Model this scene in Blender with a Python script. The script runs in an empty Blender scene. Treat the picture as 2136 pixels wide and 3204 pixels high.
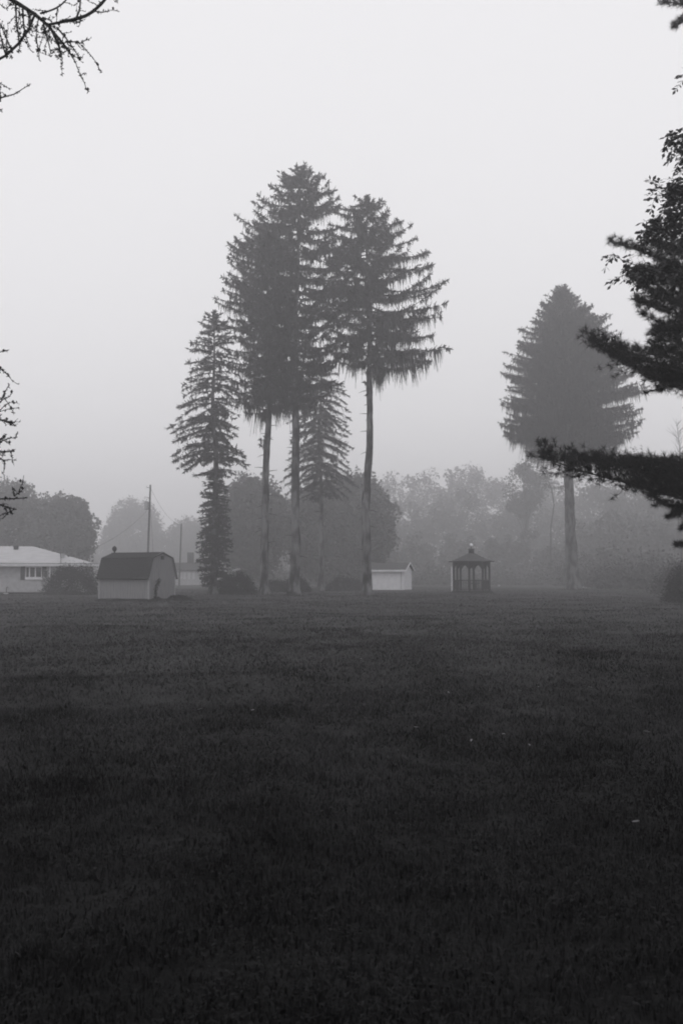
import bpy, math, random
import numpy as np
R = math.radians
RNG = np.random.default_rng(7)
random.seed(7)
scene = bpy.context.scene
COL = scene.collection

# ------------------------------------------------------------------ camera
CAM_H = 1.65
PITCH = R(3.64)
FPX = 3115.0                     # 35 mm lens on a 36 mm high frame
cam_d = bpy.data.cameras.new('camera')
cam_d.sensor_fit = 'VERTICAL'; cam_d.sensor_height = 36.0; cam_d.sensor_width = 24.0
cam_d.lens = 35.0
cam_d.clip_start = 0.1; cam_d.clip_end = 3000
cam_d.dof.use_dof = True; cam_d.dof.focus_distance = 45.0; cam_d.dof.aperture_fstop = 5.6
cam = bpy.data.objects.new('camera', cam_d); COL.objects.link(cam)
cam.location = (0, 0, CAM_H); cam.rotation_euler = (R(90) + PITCH, 0, 0)
scene.camera = cam

# ------------------------------------------------------------------ sky, sun, exposure
world = bpy.data.worlds.new('World'); scene.world = world; world.use_nodes = True
wn = world.node_tree; wn.nodes.clear()
w_out = wn.nodes.new('ShaderNodeOutputWorld'); w_bg = wn.nodes.new('ShaderNodeBackground')
sky = wn.nodes.new('ShaderNodeTexSky'); sky.sky_type = 'NISHITA'; sky.sun_disc = False
SUN_EL, SUN_AZ = 58.0, 200.0
sky.sun_elevation = R(SUN_EL); sky.sun_rotation = R(SUN_AZ); sky.dust_density = 5.0; sky.air_density = 1.0; sky.ozone_density = 1.0
bw = wn.nodes.new('ShaderNodeRGBToBW')
mixc = wn.nodes.new('ShaderNodeMix'); mixc.data_type = 'RGBA'
mixc.inputs['Factor'].default_value = 0.86          # an even cloud deck over the sky
mixc.inputs['B'].default_value = (7.6, 7.52, 7.7, 1)
wn.links.new(sky.outputs['Color'], bw.inputs['Color'])
wn.links.new(bw.outputs['Val'], mixc.inputs['A'])
wn.links.new(mixc.outputs['Result'], w_bg.inputs['Color'])
w_bg.inputs['Strength'].default_value = 0.1
wn.links.new(w_bg.outputs['Background'], w_out.inputs['Surface'])
sun_d = bpy.data.lights.new('sun', 'SUN'); sun_d.energy = 0.5; sun_d.angle = R(30); sun_d.color = (1, 0.985, 0.97)
sun = bpy.data.objects.new('sun', sun_d); COL.objects.link(sun)
sun.rotation_euler = (R(90 - SUN_EL), 0, R(180 - SUN_AZ))
scene.view_settings.view_transform = 'Standard'; scene.view_settings.look = 'None'
scene.view_settings.exposure = 0.44; scene.view_settings.gamma = 1.0
scene.view_settings.use_curve_mapping = False
scene.render.engine = 'CYCLES'
cy = scene.cycles
cy.max_bounces = 4; cy.diffuse_bounces = 2; cy.glossy_bounces = 1; cy.transmission_bounces = 2
cy.volume_bounces = 1; cy.transparent_max_bounces = 8
cy.use_denoising = True; cy.denoiser = 'OPENIMAGEDENOISE'; cy.denoising_input_passes = 'RGB_ALBEDO_NORMAL'; cy.denoising_prefilter = 'ACCURATE'
cy.use_adaptive_sampling = False
cy.pixel_filter_type = 'BLACKMAN_HARRIS'; cy.filter_width = 1.9
scene.render.film_transparent = False

# ------------------------------------------------------------------ helpers
def pix(px, py, Y):
    """world point seen at photo pixel (px, py) at depth Y (metres ahead of the camera)"""
    u, v = (px - 1068.0) / FPX, (1602.0 - py) / FPX
    c, s = math.cos(PITCH), math.sin(PITCH)
    dx, dy, dz = u, c - v * s, s + v * c
    t = Y / dy
    return np.array([dx * t, Y, CAM_H + dz * t])

def gz(x, y):
    """height of the lawn"""
    x = np.asarray(x, float); y = np.asarray(y, float)
    a = 0.050 * np.sin(x * 0.31 + 0.9) * np.sin(y * 0.37 + 0.4) + 0.032 * np.sin(x * 0.83 - y * 0.41 + 2.0) * np.sin(y * 0.92 - 0.7 + x * 0.13)
    b = 0.10 * np.exp(-(((x + 3.6) / 3.0) ** 2 + ((y - 15.5 - 0.25 * x) / 1.0) ** 2)) - 0.10 * np.exp(-(((x + 4.2) / 3.2) ** 2 + ((y - 13.6 - 0.2 * x) / 1.0) ** 2))
    c = 0.07 * np.sin(x * 0.11 + 1.0) * np.sin(y * 0.10 + 0.5)
    f = np.clip((y - 3) / 4, 0, 1)
    return (a + b) * f + c

def gzf(x, y): return float(gz(x, y))

class Geo:
    def __init__(s): s.v = []; s.f3 = []; s.f4 = []; s.n = 0
    def add(s, V, F):
        V = np.asarray(V, np.float32).reshape(-1, 3); F = np.asarray(F, np.int32)
        (s.f3 if F.shape[1] == 3 else s.f4).append(F + s.n)
        s.v.append(V); s.n += len(V); return s
    def mesh(s, name, smooth=False):
        V = np.concatenate(s.v) if s.v else np.zeros((0, 3), np.float32)
        f3 = np.concatenate(s.f3) if s.f3 else np.zeros((0, 3), np.int32)
        f4 = np.concatenate(s.f4) if s.f4 else np.zeros((0, 4), np.int32)
        m = bpy.data.meshes.new(name)
        m.vertices.add(len(V)); m.vertices.foreach_set('co', V.ravel())
        nl = f3.size + f4.size; npoly = len(f3) + len(f4)
        m.loops.add(nl); m.loops.foreach_set('vertex_index', np.concatenate([f3.ravel(), f4.ravel()]).astype(np.int32))
        m.polygons.add(npoly)
        st = np.concatenate([np.arange(len(f3)) * 3, len(f3) * 3 + np.arange(len(f4)) * 4]).astype(np.int32)
        m.polygons.foreach_set('loop_start', st)
        m.polygons.foreach_set('use_smooth', np.full(npoly, smooth))
        m.update(calc_edges=True); m.validate()
        return m

def box(g, lo, hi):
    x0, y0, z0 = lo; x1, y1, z1 = hi
    V = [(x0,y0,z0),(x1,y0,z0),(x1,y1,z0),(x0,y1,z0),(x0,y0,z1),(x1,y0,z1),(x1,y1,z1),(x0,y1,z1)]
    F = [(0,3,2,1),(4,5,6,7),(0,1,5,4),(1,2,6,5),(2,3,7,6),(3,0,4,7)]
    return g.add(V, F)

def beam(g, a, b, w, h):
    """box beam from a to b, w across, h in the up direction"""
    a = np.array(a, float); b = np.array(b, float); t = b - a; L = np.linalg.norm(t); t /= L
    up = np.array([0, 0, 1.0]) if abs(t[2]) < 0.95 else np.array([1.0, 0, 0])
    s = np.cross(t, up); s /= np.linalg.norm(s); u = np.cross(s, t)
    V = [p + s * i * w / 2 + u * j * h / 2 for p in (a, b) for (i, j) in ((-1,-1),(1,-1),(1,1),(-1,1))]
    return g.add(V, [(0,1,2,3),(4,7,6,5),(0,4,5,1),(1,5,6,2),(2,6,7,3),(3,7,4,0)])

def tube(g, P, rad, sides=6, cap=True):
    P = np.asarray(P, float); n = len(P); rad = np.broadcast_to(np.asarray(rad, float), (n,))
    T = np.gradient(P, axis=0); T /= np.linalg.norm(T, axis=1, keepdims=True) + 1e-9
    ref = np.array([0.31, 0.17, 0.93]) if abs(T[0][2]) < 0.8 else np.array([0.9, 0.3, 0.1])
    A = np.cross(T, ref); A /= np.linalg.norm(A, axis=1, keepdims=True) + 1e-9
    B = np.cross(T, A)
    th = np.arange(sides) * 2 * math.pi / sides
    V = P[:, None, :] + rad[:, None, None] * (np.cos(th)[None, :, None] * A[:, None, :] + np.sin(th)[None, :, None] * B[:, None, :])
    i = np.arange(n - 1)[:, None] * sides; j = np.arange(sides)[None, :]; k = (j + 1) % sides
    F = np.stack([i + j, i + k, i + sides + k, i + sides + j], -1).reshape(-1, 4)
    g.add(V.reshape(-1, 3), F)
    if cap:
        for e, o in ((0, 0), (n - 1, 1)):
            base = V[e]; c = P[e]
            VV = np.vstack([base, c]); FF = [(q, (q + 1) % sides, sides) if o else ((q + 1) % sides, q, sides) for q in range(sides)]
            g.add(VV, FF)
    return g

def prism(g, poly, y0, y1):
    """extrude an (x, z) polygon from y0 to y1; convex only"""
    n = len(poly)
    V = [(x, y0, z) for x, z in poly] + [(x, y1, z) for x, z in poly]
    for q in range(n):
        pass
    c0 = np.mean(np.array(V[:n]), 0); c1 = np.mean(np.array(V[n:]), 0)
    V += [tuple(c0), tuple(c1)]
    g.add(V, [(q, (q + 1) % n, n + (q + 1) % n, n + q) for q in range(n)])
    g.add(V, [(q, 2 * n, (q + 1) % n) for q in range(n)] + [(n + q, n + (q + 1) % n, 2 * n + 1) for q in range(n)])
    return g

def strips(g, P0, P1, P2, W, w0, w1, w2):
    """many two-segment ribbons: centre points P0 P1 P2, width direction W, half-widths w0 w1 w2"""
    n = len(P0)
    if n == 0: return g
    w0 = np.broadcast_to(w0, (n,))[:, None]; w1 = np.broadcast_to(w1, (n,))[:, None]; w2 = np.broadcast_to(w2, (n,))[:, None]
    V = np.stack([P0 - W * w0, P0 + W * w0, P1 + W * w1, P1 - W * w1, P2 + W * w2, P2 - W * w2], 1).reshape(-1, 3)
    b = np.arange(n)[:, None] * 6
    F = np.concatenate([b + np.array([[0, 1, 2, 3]]), b + np.array([[3, 2, 4, 5]])]).astype(np.int32)
    return g.add(V, F)

def blades(g, P0, P1, W, w0, w1):
    """many single tapering ribbons from P0 to P1"""
    n = len(P0)
    if n == 0: return g
    w0 = np.broadcast_to(w0, (n,))[:, None]; w1 = np.broadcast_to(w1, (n,))[:, None]
    V = np.stack([P0 - W * w0, P0 + W * w0, P1 + W * w1, P1 - W * w1], 1).reshape(-1, 3)
    return g.add(V, (np.arange(n)[:, None] * 4 + np.array([[0, 1, 2, 3]])).astype(np.int32))

def spikes(g, P0, P1, W, w):
    n = len(P0); w = np.broadcast_to(w, (n,))[:, None]
    V = np.stack([P0 - W * w, P0 + W * w, P1], 1).reshape(-1, 3)
    return g.add(V, (np.arange(n)[:, None] * 3 + np.array([[0, 1, 2]])).astype(np.int32))

def norm(a): return a / (np.linalg.norm(a, axis=-1, keepdims=True) + 1e-9)

def leaves(g, C, size, rng, asp=0.5, droop=0.0):
    """diamond leaves at centres C with random turn"""
    n = len(C)
    D = rng.normal(size=(n, 3)); D[:, 2] -= droop; D = norm(D)
    S = norm(np.cross(D, rng.normal(size=(n, 3))))
    L = size * rng.uniform(0.7, 1.3, n)[:, None]; Wd = L * asp
    N = np.cross(D, S) * L * 0.12
    V = np.stack([C - D * L * .5, C + S * Wd * .5 + N, C + D * L * .5, C - S * Wd * .5 + N], 1).reshape(-1, 3)
    F = (np.arange(n)[:, None] * 4 + np.array([[0, 1, 2, 3]])).astype(np.int32)
    return g.add(V, F)

def tag(o, label=None, cat=None, group=None, kind=None):
    if label: o['label'] = label
    if cat: o['category'] = cat
    if group: o['group'] = group
    if kind: o['kind'] = kind
    return o

def obj(name, data, mat, parent=None, loc=None):
    if isinstance(data, Geo): data = data.mesh(name)
    if mat is not None and not data.materials: data.materials.append(mat)
    o = bpy.data.objects.new(name, data); COL.objects.link(o)
    if parent is not None: o.parent = parent
    if loc is not None: o.location = loc
    return o

def thing(name, label, cat, loc=(0, 0, 0), rz=0.0, group=None):
    e = bpy.data.objects.new(name, None); COL.objects.link(e)
    e.location = loc; e.rotation_euler = (0, 0, rz); e.empty_display_size = 0.3
    return tag(e, label, cat, group)

# ------------------------------------------------------------------ materials
def mat(name, lo, hi=None, scale=4.0, rough=0.9, spec=0.15, bump=0.0, bscale=None, stretch=(1, 1, 1), detail=5.0, metallic=0.0, island=0.0, ramp=(0.3, 0.7)):
    hi = lo if hi is None else hi
    m = bpy.data.materials.new(name); m.use_nodes = True
    nt = m.node_tree; nt.nodes.clear()
    out = nt.nodes.new('ShaderNodeOutputMaterial'); p = nt.nodes.new('ShaderNodeBsdfPrincipled')
    tc = nt.nodes.new('ShaderNodeTexCoord'); mp = nt.nodes.new('ShaderNodeMapping'); mp.inputs['Scale'].default_value = stretch
    nz = nt.nodes.new('ShaderNodeTexNoise'); nz.inputs['Scale'].default_value = scale; nz.inputs['Detail'].default_value = detail
    cr = nt.nodes.new('ShaderNodeValToRGB')
    cr.color_ramp.elements[0].position = ramp[0]; cr.color_ramp.elements[1].position = ramp[1]
    cr.color_ramp.elements[0].color = (lo, lo * 0.995, lo * 1.03, 1); cr.color_ramp.elements[1].color = (hi, hi * 0.995, hi * 1.03, 1)
    L = nt.links.new
    L(tc.outputs['Object'], mp.inputs['Vector']); L(mp.outputs['Vector'], nz.inputs['Vector'])
    L(nz.outputs['Fac'], cr.inputs['Fac'])
    if island:
        ge = nt.nodes.new('ShaderNodeNewGeometry'); mr = nt.nodes.new('ShaderNodeMapRange'); mr.inputs['To Min'].default_value = 1 - island; mr.inputs['To Max'].default_value = 1 + island
        vm = nt.nodes.new('ShaderNodeVectorMath'); vm.operation = 'SCALE'
        L(ge.outputs['Random Per Island'], mr.inputs['Value']); L(cr.outputs['Color'], vm.inputs[0]); L(mr.outputs['Result'], vm.inputs['Scale']); L(vm.outputs['Vector'], p.inputs['Base Color'])
    else: L(cr.outputs['Color'], p.inputs['Base Color'])
    p.inputs['Roughness'].default_value = rough; p.inputs['Specular IOR Level'].default_value = spec; p.inputs['Metallic'].default_value = metallic
    if bump:
        n2 = nt.nodes.new('ShaderNodeTexNoise'); n2.inputs['Scale'].default_value = bscale or scale * 3; n2.inputs['Detail'].default_value = 6
        bp = nt.nodes.new('ShaderNodeBump'); bp.inputs['Strength'].default_value = bump; bp.inputs['Distance'].default_value = 0.05
        L(mp.outputs['Vector'], n2.inputs['Vector']); L(n2.outputs['Fac'], bp.inputs['Height']); L(bp.outputs['Normal'], p.inputs['Normal'])
    L(p.outputs['BSDF'], out.inputs['Surface'])
    return m

M = {}
M['needle'] = mat('spruce_needles', 0.022, 0.045, 0.8, island=0.4)
M['leaf'] = mat('tree_leaves', 0.055, 0.11, 0.5, island=0.25)
M['leaf_near'] = mat('near_leaves', 0.03, 0.05, 3, rough=0.6, island=0.4)
M['pine'] = mat('pine_needles', 0.012, 0.026, 2)
M['bark'] = mat('spruce_bark', 0.014, 0.15, 2.2, ramp=(0.42, 0.60), bump=0.8, bscale=9, stretch=(1, 1, 0.4), detail=8)
M['bark_dark'] = mat('dark_bark', 0.025, 0.05, 8, bump=0.4)
M['bush'] = mat('shrub_leaves', 0.014, 0.030, 1.5, island=0.5)
M['twig'] = mat('larch_twigs', 0.012, 0.03, 9)
M['white'] = mat('white_paint', 0.62, 0.74, 2.5)
M['trim'] = mat('pale_trim', 0.45, 0.55, 3)
M['brick'] = mat('pale_brick', 0.30, 0.42, 3.0, bump=0.3, bscale=20)
M['roof_pale'] = mat('pale_shingles', 0.31, 0.42, 1.2, bump=0.2, bscale=30, stretch=(1, 3, 3))
M['glass'] = mat('window_glass', 0.02, 0.03, 1, rough=0.1, spec=0.5)
M['dark'] = mat('dark_paint', 0.03, 0.05, 3)
M['shed_wall'] = mat('weathered_siding', 0.15, 0.21, 3, stretch=(6, 6, 0.5), bump=0.2)
M['shed_trim'] = mat('faded_trim', 0.24, 0.32, 4)
M['shed_roof'] = mat('old_shingles', 0.018, 0.038, 9, bump=0.5, bscale=30)
M['gaz'] = mat('weathered_wood', 0.02, 0.04, 4, stretch=(3, 3, 0.5))
M['gaz_roof'] = mat('wood_shingles', 0.04, 0.075, 5, bump=0.4, bscale=25)
M['ball'] = mat('white_ball', 0.8, 0.85, 2, rough=0.3, spec=0.5)
M['pole'] = mat('pole_wood', 0.06, 0.11, 5, stretch=(1, 1, 0.2))
M['metal'] = mat('grey_metal', 0.25, 0.35, 5, rough=0.5)
M['wire'] = mat('wire', 0.03)
M['stone'] = mat('pale_stone', 0.3, 0.5, 6, bump=0.3)
M['dry_leaf'] = mat('dry_leaf', 0.25, 0.4, 20)
M['grass'] = mat('grass_blades', 0.011, 0.066, 0.34, rough=0.8, spec=0.08, island=0.65, stretch=(1.5, 0.55, 1), detail=8, ramp=(0.32, 0.68))

M['clover'] = mat('clover_leaves', 0.016, 0.042, 1.2, rough=0.8, spec=0.15, island=0.5)

def lawn_material():
    m = bpy.data.materials.new('lawn_turf'); m.use_nodes = True
    nt = m.node_tree; nt.nodes.clear(); L = nt.links.new
    out = nt.nodes.new('ShaderNodeOutputMaterial'); p = nt.nodes.new('ShaderNodeBsdfPrincipled')
    tc = nt.nodes.new('ShaderNodeTexCoord')
    def noise(s, d, st=(1, 1, 1), r=0.5):
        mp = nt.nodes.new('ShaderNodeMapping'); mp.inputs['Scale'].default_value = st
        n = nt.nodes.new('ShaderNodeTexNoise'); n.inputs['Scale'].default_value = s; n.inputs['Detail'].default_value = d; n.inputs['Roughness'].default_value = r
        L(tc.outputs['Object'], mp.inputs['Vector']); L(mp.outputs['Vector'], n.inputs['Vector']); return n
    n1 = noise(0.34, 6, (1.5, 0.55, 1), 0.6); n2 = noise(9.0, 6, (1, 0.5, 1), 0.75)
    mx = nt.nodes.new('ShaderNodeMath'); mx.operation = 'MULTIPLY_ADD'; mx.inputs[1].default_value = 0.5
    L(n1.outputs['Fac'], mx.inputs[0])
    m2 = nt.nodes.new('ShaderNodeMath'); m2.operation = 'MULTIPLY'; m2.inputs[1].default_value = 0.5
    L(n2.outputs['Fac'], m2.inputs[0]); L(m2.outputs[0], mx.inputs[2])
    cr = nt.nodes.new('ShaderNodeValToRGB'); e = cr.color_ramp.elements
    e[0].position = 0.37; e[0].color = (0.014, 0.014, 0.0145, 1); e[1].position = 0.65; e[1].color = (0.064, 0.064, 0.0655, 1)
    L(mx.outputs[0], cr.inputs['Fac']); L(cr.outputs['Color'], p.inputs['Base Color'])
    n3 = noise(16.0, 6, (1, 1, 1), 0.7); bp = nt.nodes.new('ShaderNodeBump'); bp.inputs['Strength'].default_value = 0.9; bp.inputs['Distance'].default_value = 0.06
    L(n3.outputs['Fac'], bp.inputs['Height']); L(bp.outputs['Normal'], p.inputs['Normal'])
    p.inputs['Roughness'].default_value = 0.95; p.inputs['Specular IOR Level'].default_value = 0.1
    L(p.outputs['BSDF'], out.inputs['Surface'])
    return m
M['lawn'] = lawn_material()

# ------------------------------------------------------------------ ground
def build_lawn():
    ys = np.concatenate([np.arange(-60, 0, 4.0), np.arange(0, 40, 0.4), np.arange(40, 140, 2.0), np.arange(140, 521, 20.0)])
    xs = np.concatenate([np.arange(-400, -60, 20.0), np.arange(-60, -16, 2.0), np.arange(-16, 16, 0.4), np.arange(16, 60, 2.0), np.arange(60, 401, 20.0)])
    X, Y = np.meshgrid(xs, ys); Z = gz(X, Y)
    nx, ny = len(xs), len(ys)
    i = (np.arange(ny - 1)[:, None] * nx + np.arange(nx - 1)[None, :]).ravel()
    F = np.stack([i, i + 1, i + nx + 1, i + nx], 1)
    g = Geo(); g.add(np.stack([X, Y, Z], -1).reshape(-1, 3), F)
    o = obj('lawn', g.mesh('lawn', smooth=True), M['lawn']); tag(o, 'wide dark mown lawn running back to the trees', kind='structure')
build_lawn()

# ------------------------------------------------------------------ spruces
def trunk_mesh(g, H, r0, lean, rng, zmax=None, sides=18, flare=0.55):
    n = 46; z = np.linspace(-0.15, H * 0.995, n) if zmax is None else np.linspace(-0.15, zmax, n)
    t = np.clip(z / H, 0, 1)
    ph = rng.uniform(0, 6, 4)
    cx = lean[0] * t + (0.16 * np.sin(t * 7 + ph[0]) + 0.07 * np.sin(t * 19 + ph[3])) * np.minimum(t * 3, 1) * min(1, r0 * 3); cyy = lean[1] * t + 0.12 * np.sin(t * 6 + ph[1]) * t
    r = r0 * (1 - t) ** 0.8 * 0.93 + 0.02 + r0 * flare * np.exp(-np.clip(z, 0, None) / 0.45)
    th = np.arange(sides) * 2 * math.pi / sides
    rr = r[:, None] * (1 + 0.06 * rng.normal(size=(n, sides)) * (1) + flare * 0.35 * np.exp(-np.clip(z, 0, None) / 0.4)[:, None] * np.sin(th * 5 + ph[2])[None, :])
    V = np.stack([cx[:, None] + rr * np.cos(th), cyy[:, None] + rr * np.sin(th), np.repeat(z[:, None], sides, 1)], -1)
    i = np.arange(n - 1)[:, None] * sides; j = np.arange(sides)[None, :]; k = (j + 1) % sides
    g.add(V.reshape(-1, 3), np.stack([i + j, i + k, i + sides + k, i + sides + j], -1).reshape(-1, 4))
    return lambda zz: np.array([np.interp(zz, z, cx), np.interp(zz, z, cyy)]), lambda zz: np.interp(zz, z, r)

def spruce(label, x, y, H, r0, prof, seed, style='hang', lean=(0, 0), whorl=0.55, nbr=6, hang=0.9, dens=1.0, curve=(0.05, -0.35, 0.33), stubs=26, twig=0.26, lift=0.55, lift_from=0.72, reach=1.06, strand=2, cone=0.42):
    """prof: list of (height above ground, reach to the left, reach to the right)"""
    rng = np.random.default_rng(seed)
    root = thing('spruce_tree', label, 'tree', (x, y, gzf(x, y)), 0, 'tall spruces standing on the lawn')
    gt = Geo(); cen, rad = trunk_mesh(gt, H, r0, lean, rng)
    gl = Geo(); gf = Geo()
    pz = np.array([p[0] for p in prof]); pl = np.array([p[1] for p in prof]); pr = np.array([p[2] for p in prof])
    zb = pz.min(); z = max(0.6, zb - (2.6 if zb > 4 else 0))
    th0 = rng.uniform(0, 6.28)
    while z < H - 0.25:
        top = min(1.0, (H - z) / (H - zb))
        nb = nbr if top > 0.15 else max(4, nbr - 1)
        th0 = rng.normal() * 0.38 + math.pi * rng.integers(0, 2)
        for b in range(nb):
            zz = z + rng.uniform(-0.5, 0.5) * whorl
            low = zz < zb and zb > 4
            if low and rng.random() > 0.10: continue
            zz = min(zz if low else max(zz, zb), H - 0.15)
            th = th0 + b * 6.283 / nb + rng.normal() * 0.22
            c = math.cos(th)
            RL, RRt = np.interp(zz, pz, pl), np.interp(zz, pz, pr)
            Lr = (RRt * (1 + c) / 2 + RL * (1 - c) / 2) * reach * rng.uniform(0.80, 1.04) * (0.6 if rng.random() < 0.10 else 1)
            Lr *= 1 + 0.07 * math.sin(zz * 1.3 + seed) * math.sin(2 * th + seed * 1.7 + zz * 0.4)
            if low: Lr *= rng.uniform(0.1, 0.35)
            elif rng.random() < 0.03: continue
            if Lr < 0.12: continue
            d = np.array([c, math.sin(th), 0]); side = np.array([-d[1], d[0], 0])
            # slope: higher up the branches rise, lower they sag and lift at the tip
            k = np.clip(1 - top, 0, 1)
            a = curve[1] + (curve[0] - curve[1]) * k ** 1.2 + lift * max(0, k - lift_from) / (1 - lift_from) + rng.normal() * 0.06
            bb = (curve[2] + rng.normal() * 0.05) * min(1.0, 0.25 + Lr / 4.0)
            s = np.linspace(0, 1, 9)
            o = cen(zz)
            wob = rng.normal() * 0.06 * Lr
            P = np.array([o[0], o[1], zz])[None, :] + d[None] * (Lr * s)[:, None] + side[None] * (wob * s ** 2)[:, None]
            rise = Lr * (a * s + bb * s * s)
            P[:, 2] += rise * min(1.0, max(0.04, H - zz - cone * Lr) / max(rise[-1], 0.01)) if rise[-1] > 0 else rise
            tube(gl, P, np.linspace(0.018 + 0.011 * Lr, 0.008, 9), 4, cap=False)
            n = max(4, int(Lr / 0.105 * dens)); hb = rng.uniform(0.45, 1.25); hp = rng.uniform(0, 6); hf = rng.uniform(2.0, 5.0)
            ss = np.sort(rng.uniform(0.10 if Lr > 1 else 0.0, 1, n)); 
            pp = np.stack([np.interp(ss, s, P[:, q]) for q in range(3)], 1)
            sl = a + 2 * bb * ss; T = norm(d[None] + np.array([0, 0, 1.0])[None] * sl[:, None])
            for sg in (-1, 1):
                ll = (0.14 + twig * np.minimum(Lr, 4.0) * (1 - ss) ** 0.8) * rng.uniform(0.5, 1.25, n)
                D = norm(T * 0.75 + side[None] * sg * rng.uniform(0.35, 1.0, n)[:, None] + np.array([0, 0, -0.12])[None] + rng.normal(size=(n, 3)) * 0.12)
                e1 = pp + D * (ll * .55)[:, None]; e2 = pp + D * ll[:, None]; e2[:, 2] -= ll * (0.16 if style == 'hang' else 0.30); e1[:, 2] -= ll * 0.03
                W = norm(np.cross(D, rng.normal(size=(n, 3)) * 0.5 + np.array([0, 0, 1.0])))
                blades(gf, pp, e2, W, 0.045 + 0.02 * rng.random(n), 0.014)
                # hanging branchlets from the side twigs and the branch
                for q in range(strand if style == 'hang' else 1):
                    f = rng.uniform(0, 1, n)[:, None]; h0 = pp * (1 - f) + e2 * f
                    keep = rng.random(n) < (0.85 if style == 'hang' else 0.6)
                    hl = hang * hb * (0.35 + 0.75 * np.abs(np.sin(ss * Lr * hf + hp)) ** 1.5) * (0.58 + 0.55 * np.clip((top - 0.72) / 0.28, 0, 1)) * (0.25 + 0.95 * np.sin(np.clip(ss * 1.05, 0, 1) * math.pi * 0.86)) * rng.uniform(0.1, 1.0, n) ** 2.0 * 1.25 * (0.30 + 0.70 * min(1, Lr / 3.2))
                    dn = np.stack([rng.normal(size=n) * 0.10, rng.normal(size=n) * 0.10, -np.ones(n)], 1) + (T * 0.25 if style != 'hang' else T * 0.08)
                    h1 = h0 + dn * (hl * .5)[:, None]; h2 = h1 + dn * (hl * .5)[:, None] + rng.normal(size=(n, 3)) * 0.03
                    az = rng.uniform(0, 3.14, n); W2 = np.stack([np.cos(az), np.sin(az), np.zeros(n)], 1)
                    blades(gf, h0[keep], h2[keep], W2[keep], 0.024 + 0.022 * rng.random(keep.sum()), 0.010)
            # short bushy sprays all round the bough
            m = int(n * 2.8); si = rng.integers(0, n, m); D = norm(T[si] * 0.6 + norm(rng.normal(size=(m, 3))) + np.array([0, 0, -0.15])); l = (rng.uniform(0.12, 0.50, m) * (0.6 + 0.4 * min(1, Lr / 3)))[:, None]
            blades(gf, pp[si], pp[si] + D * l, norm(np.cross(D, rng.normal(size=(m, 3)))), 0.045, 0.02)
            # tip tuft
            nt_ = 5; tp = np.repeat(P[-1][None], nt_, 0); D = norm(T[-1][None] + rng.normal(size=(nt_, 3)) * 0.5); l = rng.uniform(0.15, 0.4, nt_)[:, None]
            W = norm(np.cross(D, rng.normal(size=(nt_, 3)))); strips(gf, tp, tp + D * l * .5, tp + D * l, W, 0.04, 0.05, 0.01)
        z += whorl * rng.uniform(0.75, 1.25) * (0.55 + 0.45 * min(1, 3.0 * top)) * (0.45 if np.interp(z, pz, pl + pr) < 3.2 and top > 0.3 else 1)
    # leader
    n = 60; hh = rng.uniform(H - 1.6, H + 0.15, n); o = np.stack([np.full(n, cen(H)[0]), np.full(n, cen(H)[1]), hh], 1)
    az = rng.uniform(0, 6.28, n); D = norm(np.stack([np.cos(az), np.sin(az), rng.uniform(0.1, 0.9, n)], 1)); l = (0.20 + 0.34 * (H + 0.2 - hh))[:, None] * rng.uniform(0.6, 1.2, n)[:, None]
    strips(gf, o, o + D * l * .5, o + D * l, norm(np.cross(D, rng.normal(size=(n, 3)))), 0.04, 0.06, 0.015)
    # dead stubs on the bare trunk
    for q in range(stubs):
        zz = rng.uniform(2.5, zb + 1.5) if zb > 4 else rng.uniform(0.5, 2); th = rng.uniform(0, 6.28); d = np.array([math.cos(th), math.sin(th), rng.uniform(-0.3, 0.2)])
        o = np.array([*cen(zz), zz]); r_ = rad(zz); l = rng.uniform(0.1, 0.8)
        tube(gl, [o + d * r_ * 0.7, o + d * (r_ + l * .5), o + d * (r_ + l) + np.array([0, 0, -0.05])], [0.035, 0.025, 0.01], 4)
    obj('trunk', gt.mesh('trunk', smooth=True), M['bark'], root)
    tag(obj('limbs', gl, M['bark_dark'], root), kind='stuff')
    tag(obj('crown', gf, M['needle'], root), kind='stuff')
    return root

def at_base(px, Y): return float(pix(px, 1800, Y)[0])
def hgt(py, Y, px=1068): return float(pix(px, py, Y)[2])

def profile(Y, rows, xc):
    """rows: (py, left px, right px) of the crown outline -> heights and reaches in metres"""
    k = Y / FPX
    return sorted([(hgt(py, Y), (xc - l) * k, (r - xc) * k) for py, l, r in rows])

# the tallest one in the middle of the group
YC = 79.0
spruce('tallest spruce of the central group, bare pale trunk, broad crown above all the others', at_base(920, YC), YC, hgt(520, YC) - 0.15, 0.42,
       profile(YC, [(1270, 880, 985), (1200, 800, 1060), (1100, 745, 1110), (1000, 735, 1120), (900, 735, 1110), (800, 735, 1100), (700, 752, 1082), (650, 785, 1062), (600, 838, 1035), (560, 866, 988), (535, 895, 960), (520, 915, 940)], 927),
       11, lean=(0.25, 0), nbr=7, whorl=0.74, hang=1.25, curve=(-0.10, -0.36, 0.38), dens=1.15, twig=0.17, lift=0.15, lift_from=0.88, reach=1.04, cone=0.25, strand=2)
# its right neighbour, standing clear on the right side
YE = 79.5
spruce('spruce of the central group nearest the white garage, layered boughs and long bare trunk', at_base(1147, YE), YE, hgt(605, YE) - 0.3, 0.40,
       profile(YE, [(1150, 1075, 1375), (1110, 1030, 1415), (1050, 990, 1430), (1000, 975, 1420), (900, 970, 1380), (800, 985, 1330), (720, 1030, 1278), (660, 1080, 1218), (630, 1110, 1190), (605, 1150, 1162)], 1155),
       23, lean=(0.25, 0), nbr=7, whorl=0.66, hang=1.6, curve=(0.0, -0.16, 0.20), dens=1.15, twig=0.17, lift=0.10, lift_from=0.85, reach=1.05, cone=0.2, strand=2)
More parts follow.
